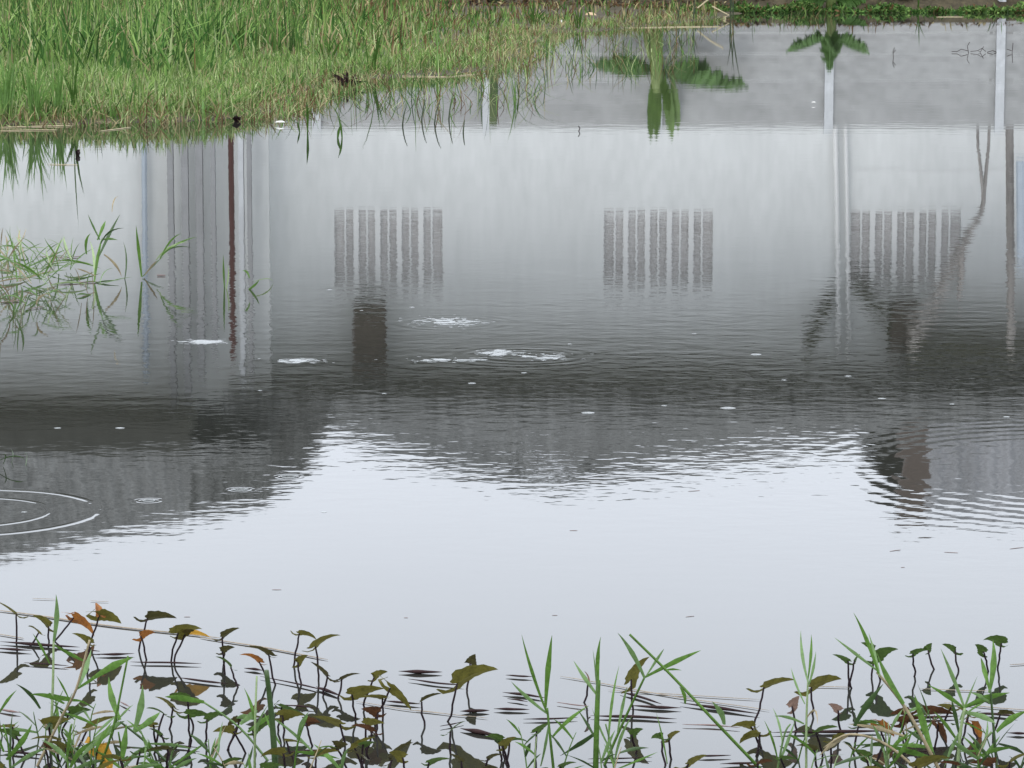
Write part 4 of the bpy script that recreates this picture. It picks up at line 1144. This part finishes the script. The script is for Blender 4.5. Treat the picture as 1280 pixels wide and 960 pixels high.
sprig(20, 578, [(-4, 577, 34, 577, 2, 'd'), (14, 580, 12, 560, 2, 'd'), (4, 580, 3, 568, 2, 'd'), (32, 582, 30, 568, 2, 'd')], 'tiny dark sprig at the left edge of the dark reflection')
for i, (p, q, w) in enumerate([((0, 378), (30, 375), 3), ((76, 354), (122, 352), 3), ((75, 323), (102, 320), 2), ((35, 386), (55, 383), 2), ((196, 344), (207, 344), 3)]):
    straw(p, q, w, 'short reddish stalk afloat among the left grass sprigs, %s' % ['lowest at the edge', 'level with the bushy sprig', 'above the bushy sprig', 'beside the lowest one', 'right of the wiry sprig'][i], m_pinkst, 'floating_stalk', 'stalk', group='stalks among the left grass sprigs')

# ================================================================== FOAM AND BUBBLES
m_foam = mat('foam_bubbles', (0.36, 0.38, 0.38), 0.4, 0.25, 90.0, 0.4)
m_foam.node_tree.nodes['Principled BSDF'].inputs['Alpha'].default_value = 0.6


def dome(c, rx, ry, h, n=8):
    V = [c + Vector((math.cos(2 * math.pi * k / n) * rx, math.sin(2 * math.pi * k / n) * ry, 0)) for k in range(n)]
    V += [c + Vector((math.cos(2 * math.pi * k / n) * rx * .62, math.sin(2 * math.pi * k / n) * ry * .62, h * .75)) for k in range(n)]
    V.append(c + Vector((0, 0, h)))
    Fc = [(k, (k + 1) % n, n + (k + 1) % n, n + k) for k in range(n)] + [(n + k, n + (k + 1) % n, 2 * n) for k in range(n)]
    return V, Fc


def foam(px, py, wpx, hpx, n, label):
    c = G(px, py)
    s = F / c.y
    parts = []
    for i in range(n):
        u, v = random.gauss(0, .33), random.gauss(0, .33)
        q = G(px + u * wpx, py + v * hpx, 0.0005)
        r = random.uniform(.003, .015) * (1.3 - min(1, abs(u) + abs(v)))
        r = max(r, .004)
        parts.append(dome(q, r * random.uniform(1, 2.6), r, r * .10, 7))
    mk('foam_patch', join(*parts), m_foam, origin=c, smooth=True, label=label, cat='foam', group='foam patches on the pond', kind='stuff')


foam(562, 402, 80, 10, 90, 'white foam patch in the middle of the dark reflection, upper one')
foam(622, 441, 50, 8, 55, 'white foam patch in the middle of the dark reflection, lower one')
foam(680, 446, 60, 8, 40, 'thin foam patch right of the lower middle one')
foam(560, 450, 90, 6, 36, 'faint foam streak left of the lower middle patch')
foam(255, 427, 46, 6, 70, 'oval white foam patch at the left by the pole reflection')
foam(370, 451, 50, 6, 45, 'small white foam patch left of centre')
BUB = [(735, 516, 22), (910, 510, 26), (1102, 498, 14), (590, 479, 14), (868, 417, 8), (945, 443, 18), (412, 362, 9), (655, 466, 10), (1258, 521, 12), (830, 507, 10), (325, 488, 8), (480, 492, 9), (1060, 470, 12), (186, 626, 24), (300, 612, 26), (361, 596, 30),
       (150, 535, 16), (452, 388, 7), (515, 384, 9), (72, 535, 12), (712, 430, 8), (980, 475, 9), (1190, 505, 9), (30, 640, 10), (405, 640, 10)]
rk = sorted(range(len(BUB)), key=lambda i: BUB[i][0])
for k, i in enumerate(rk):
    bx, by, w = BUB[i]
    w *= .78
    c = G(bx, by, .0006); s = F / c.y
    if i in (14, 15, 13):     # broken bubble: only the rim is left
        n = 20; r = w / s / 2 * .8
        pts = [c + Vector((math.cos(2 * math.pi * j / n) * r, math.sin(2 * math.pi * j / n) * r * .9, .001)) for j in range(n + 1)]
        vf = tube(pts, .0016, 5, cap=False)
        mk('bubble_ring', vf, m_foam, origin=c, smooth=True, label='pale ring left by a drop on the water, %s bubble from the left' % ordinal(k), cat='bubble', group='bubbles on the pond')
    else:
        mk('bubble', dome(c, w / s / 2, w / s / 2 * .8, w / s * .05, 12), m_foam, origin=c, smooth=True, label='round white bubble afloat on the dark reflection, %s bubble from the left' % ordinal(k), cat='bubble', group='bubbles on the pond')
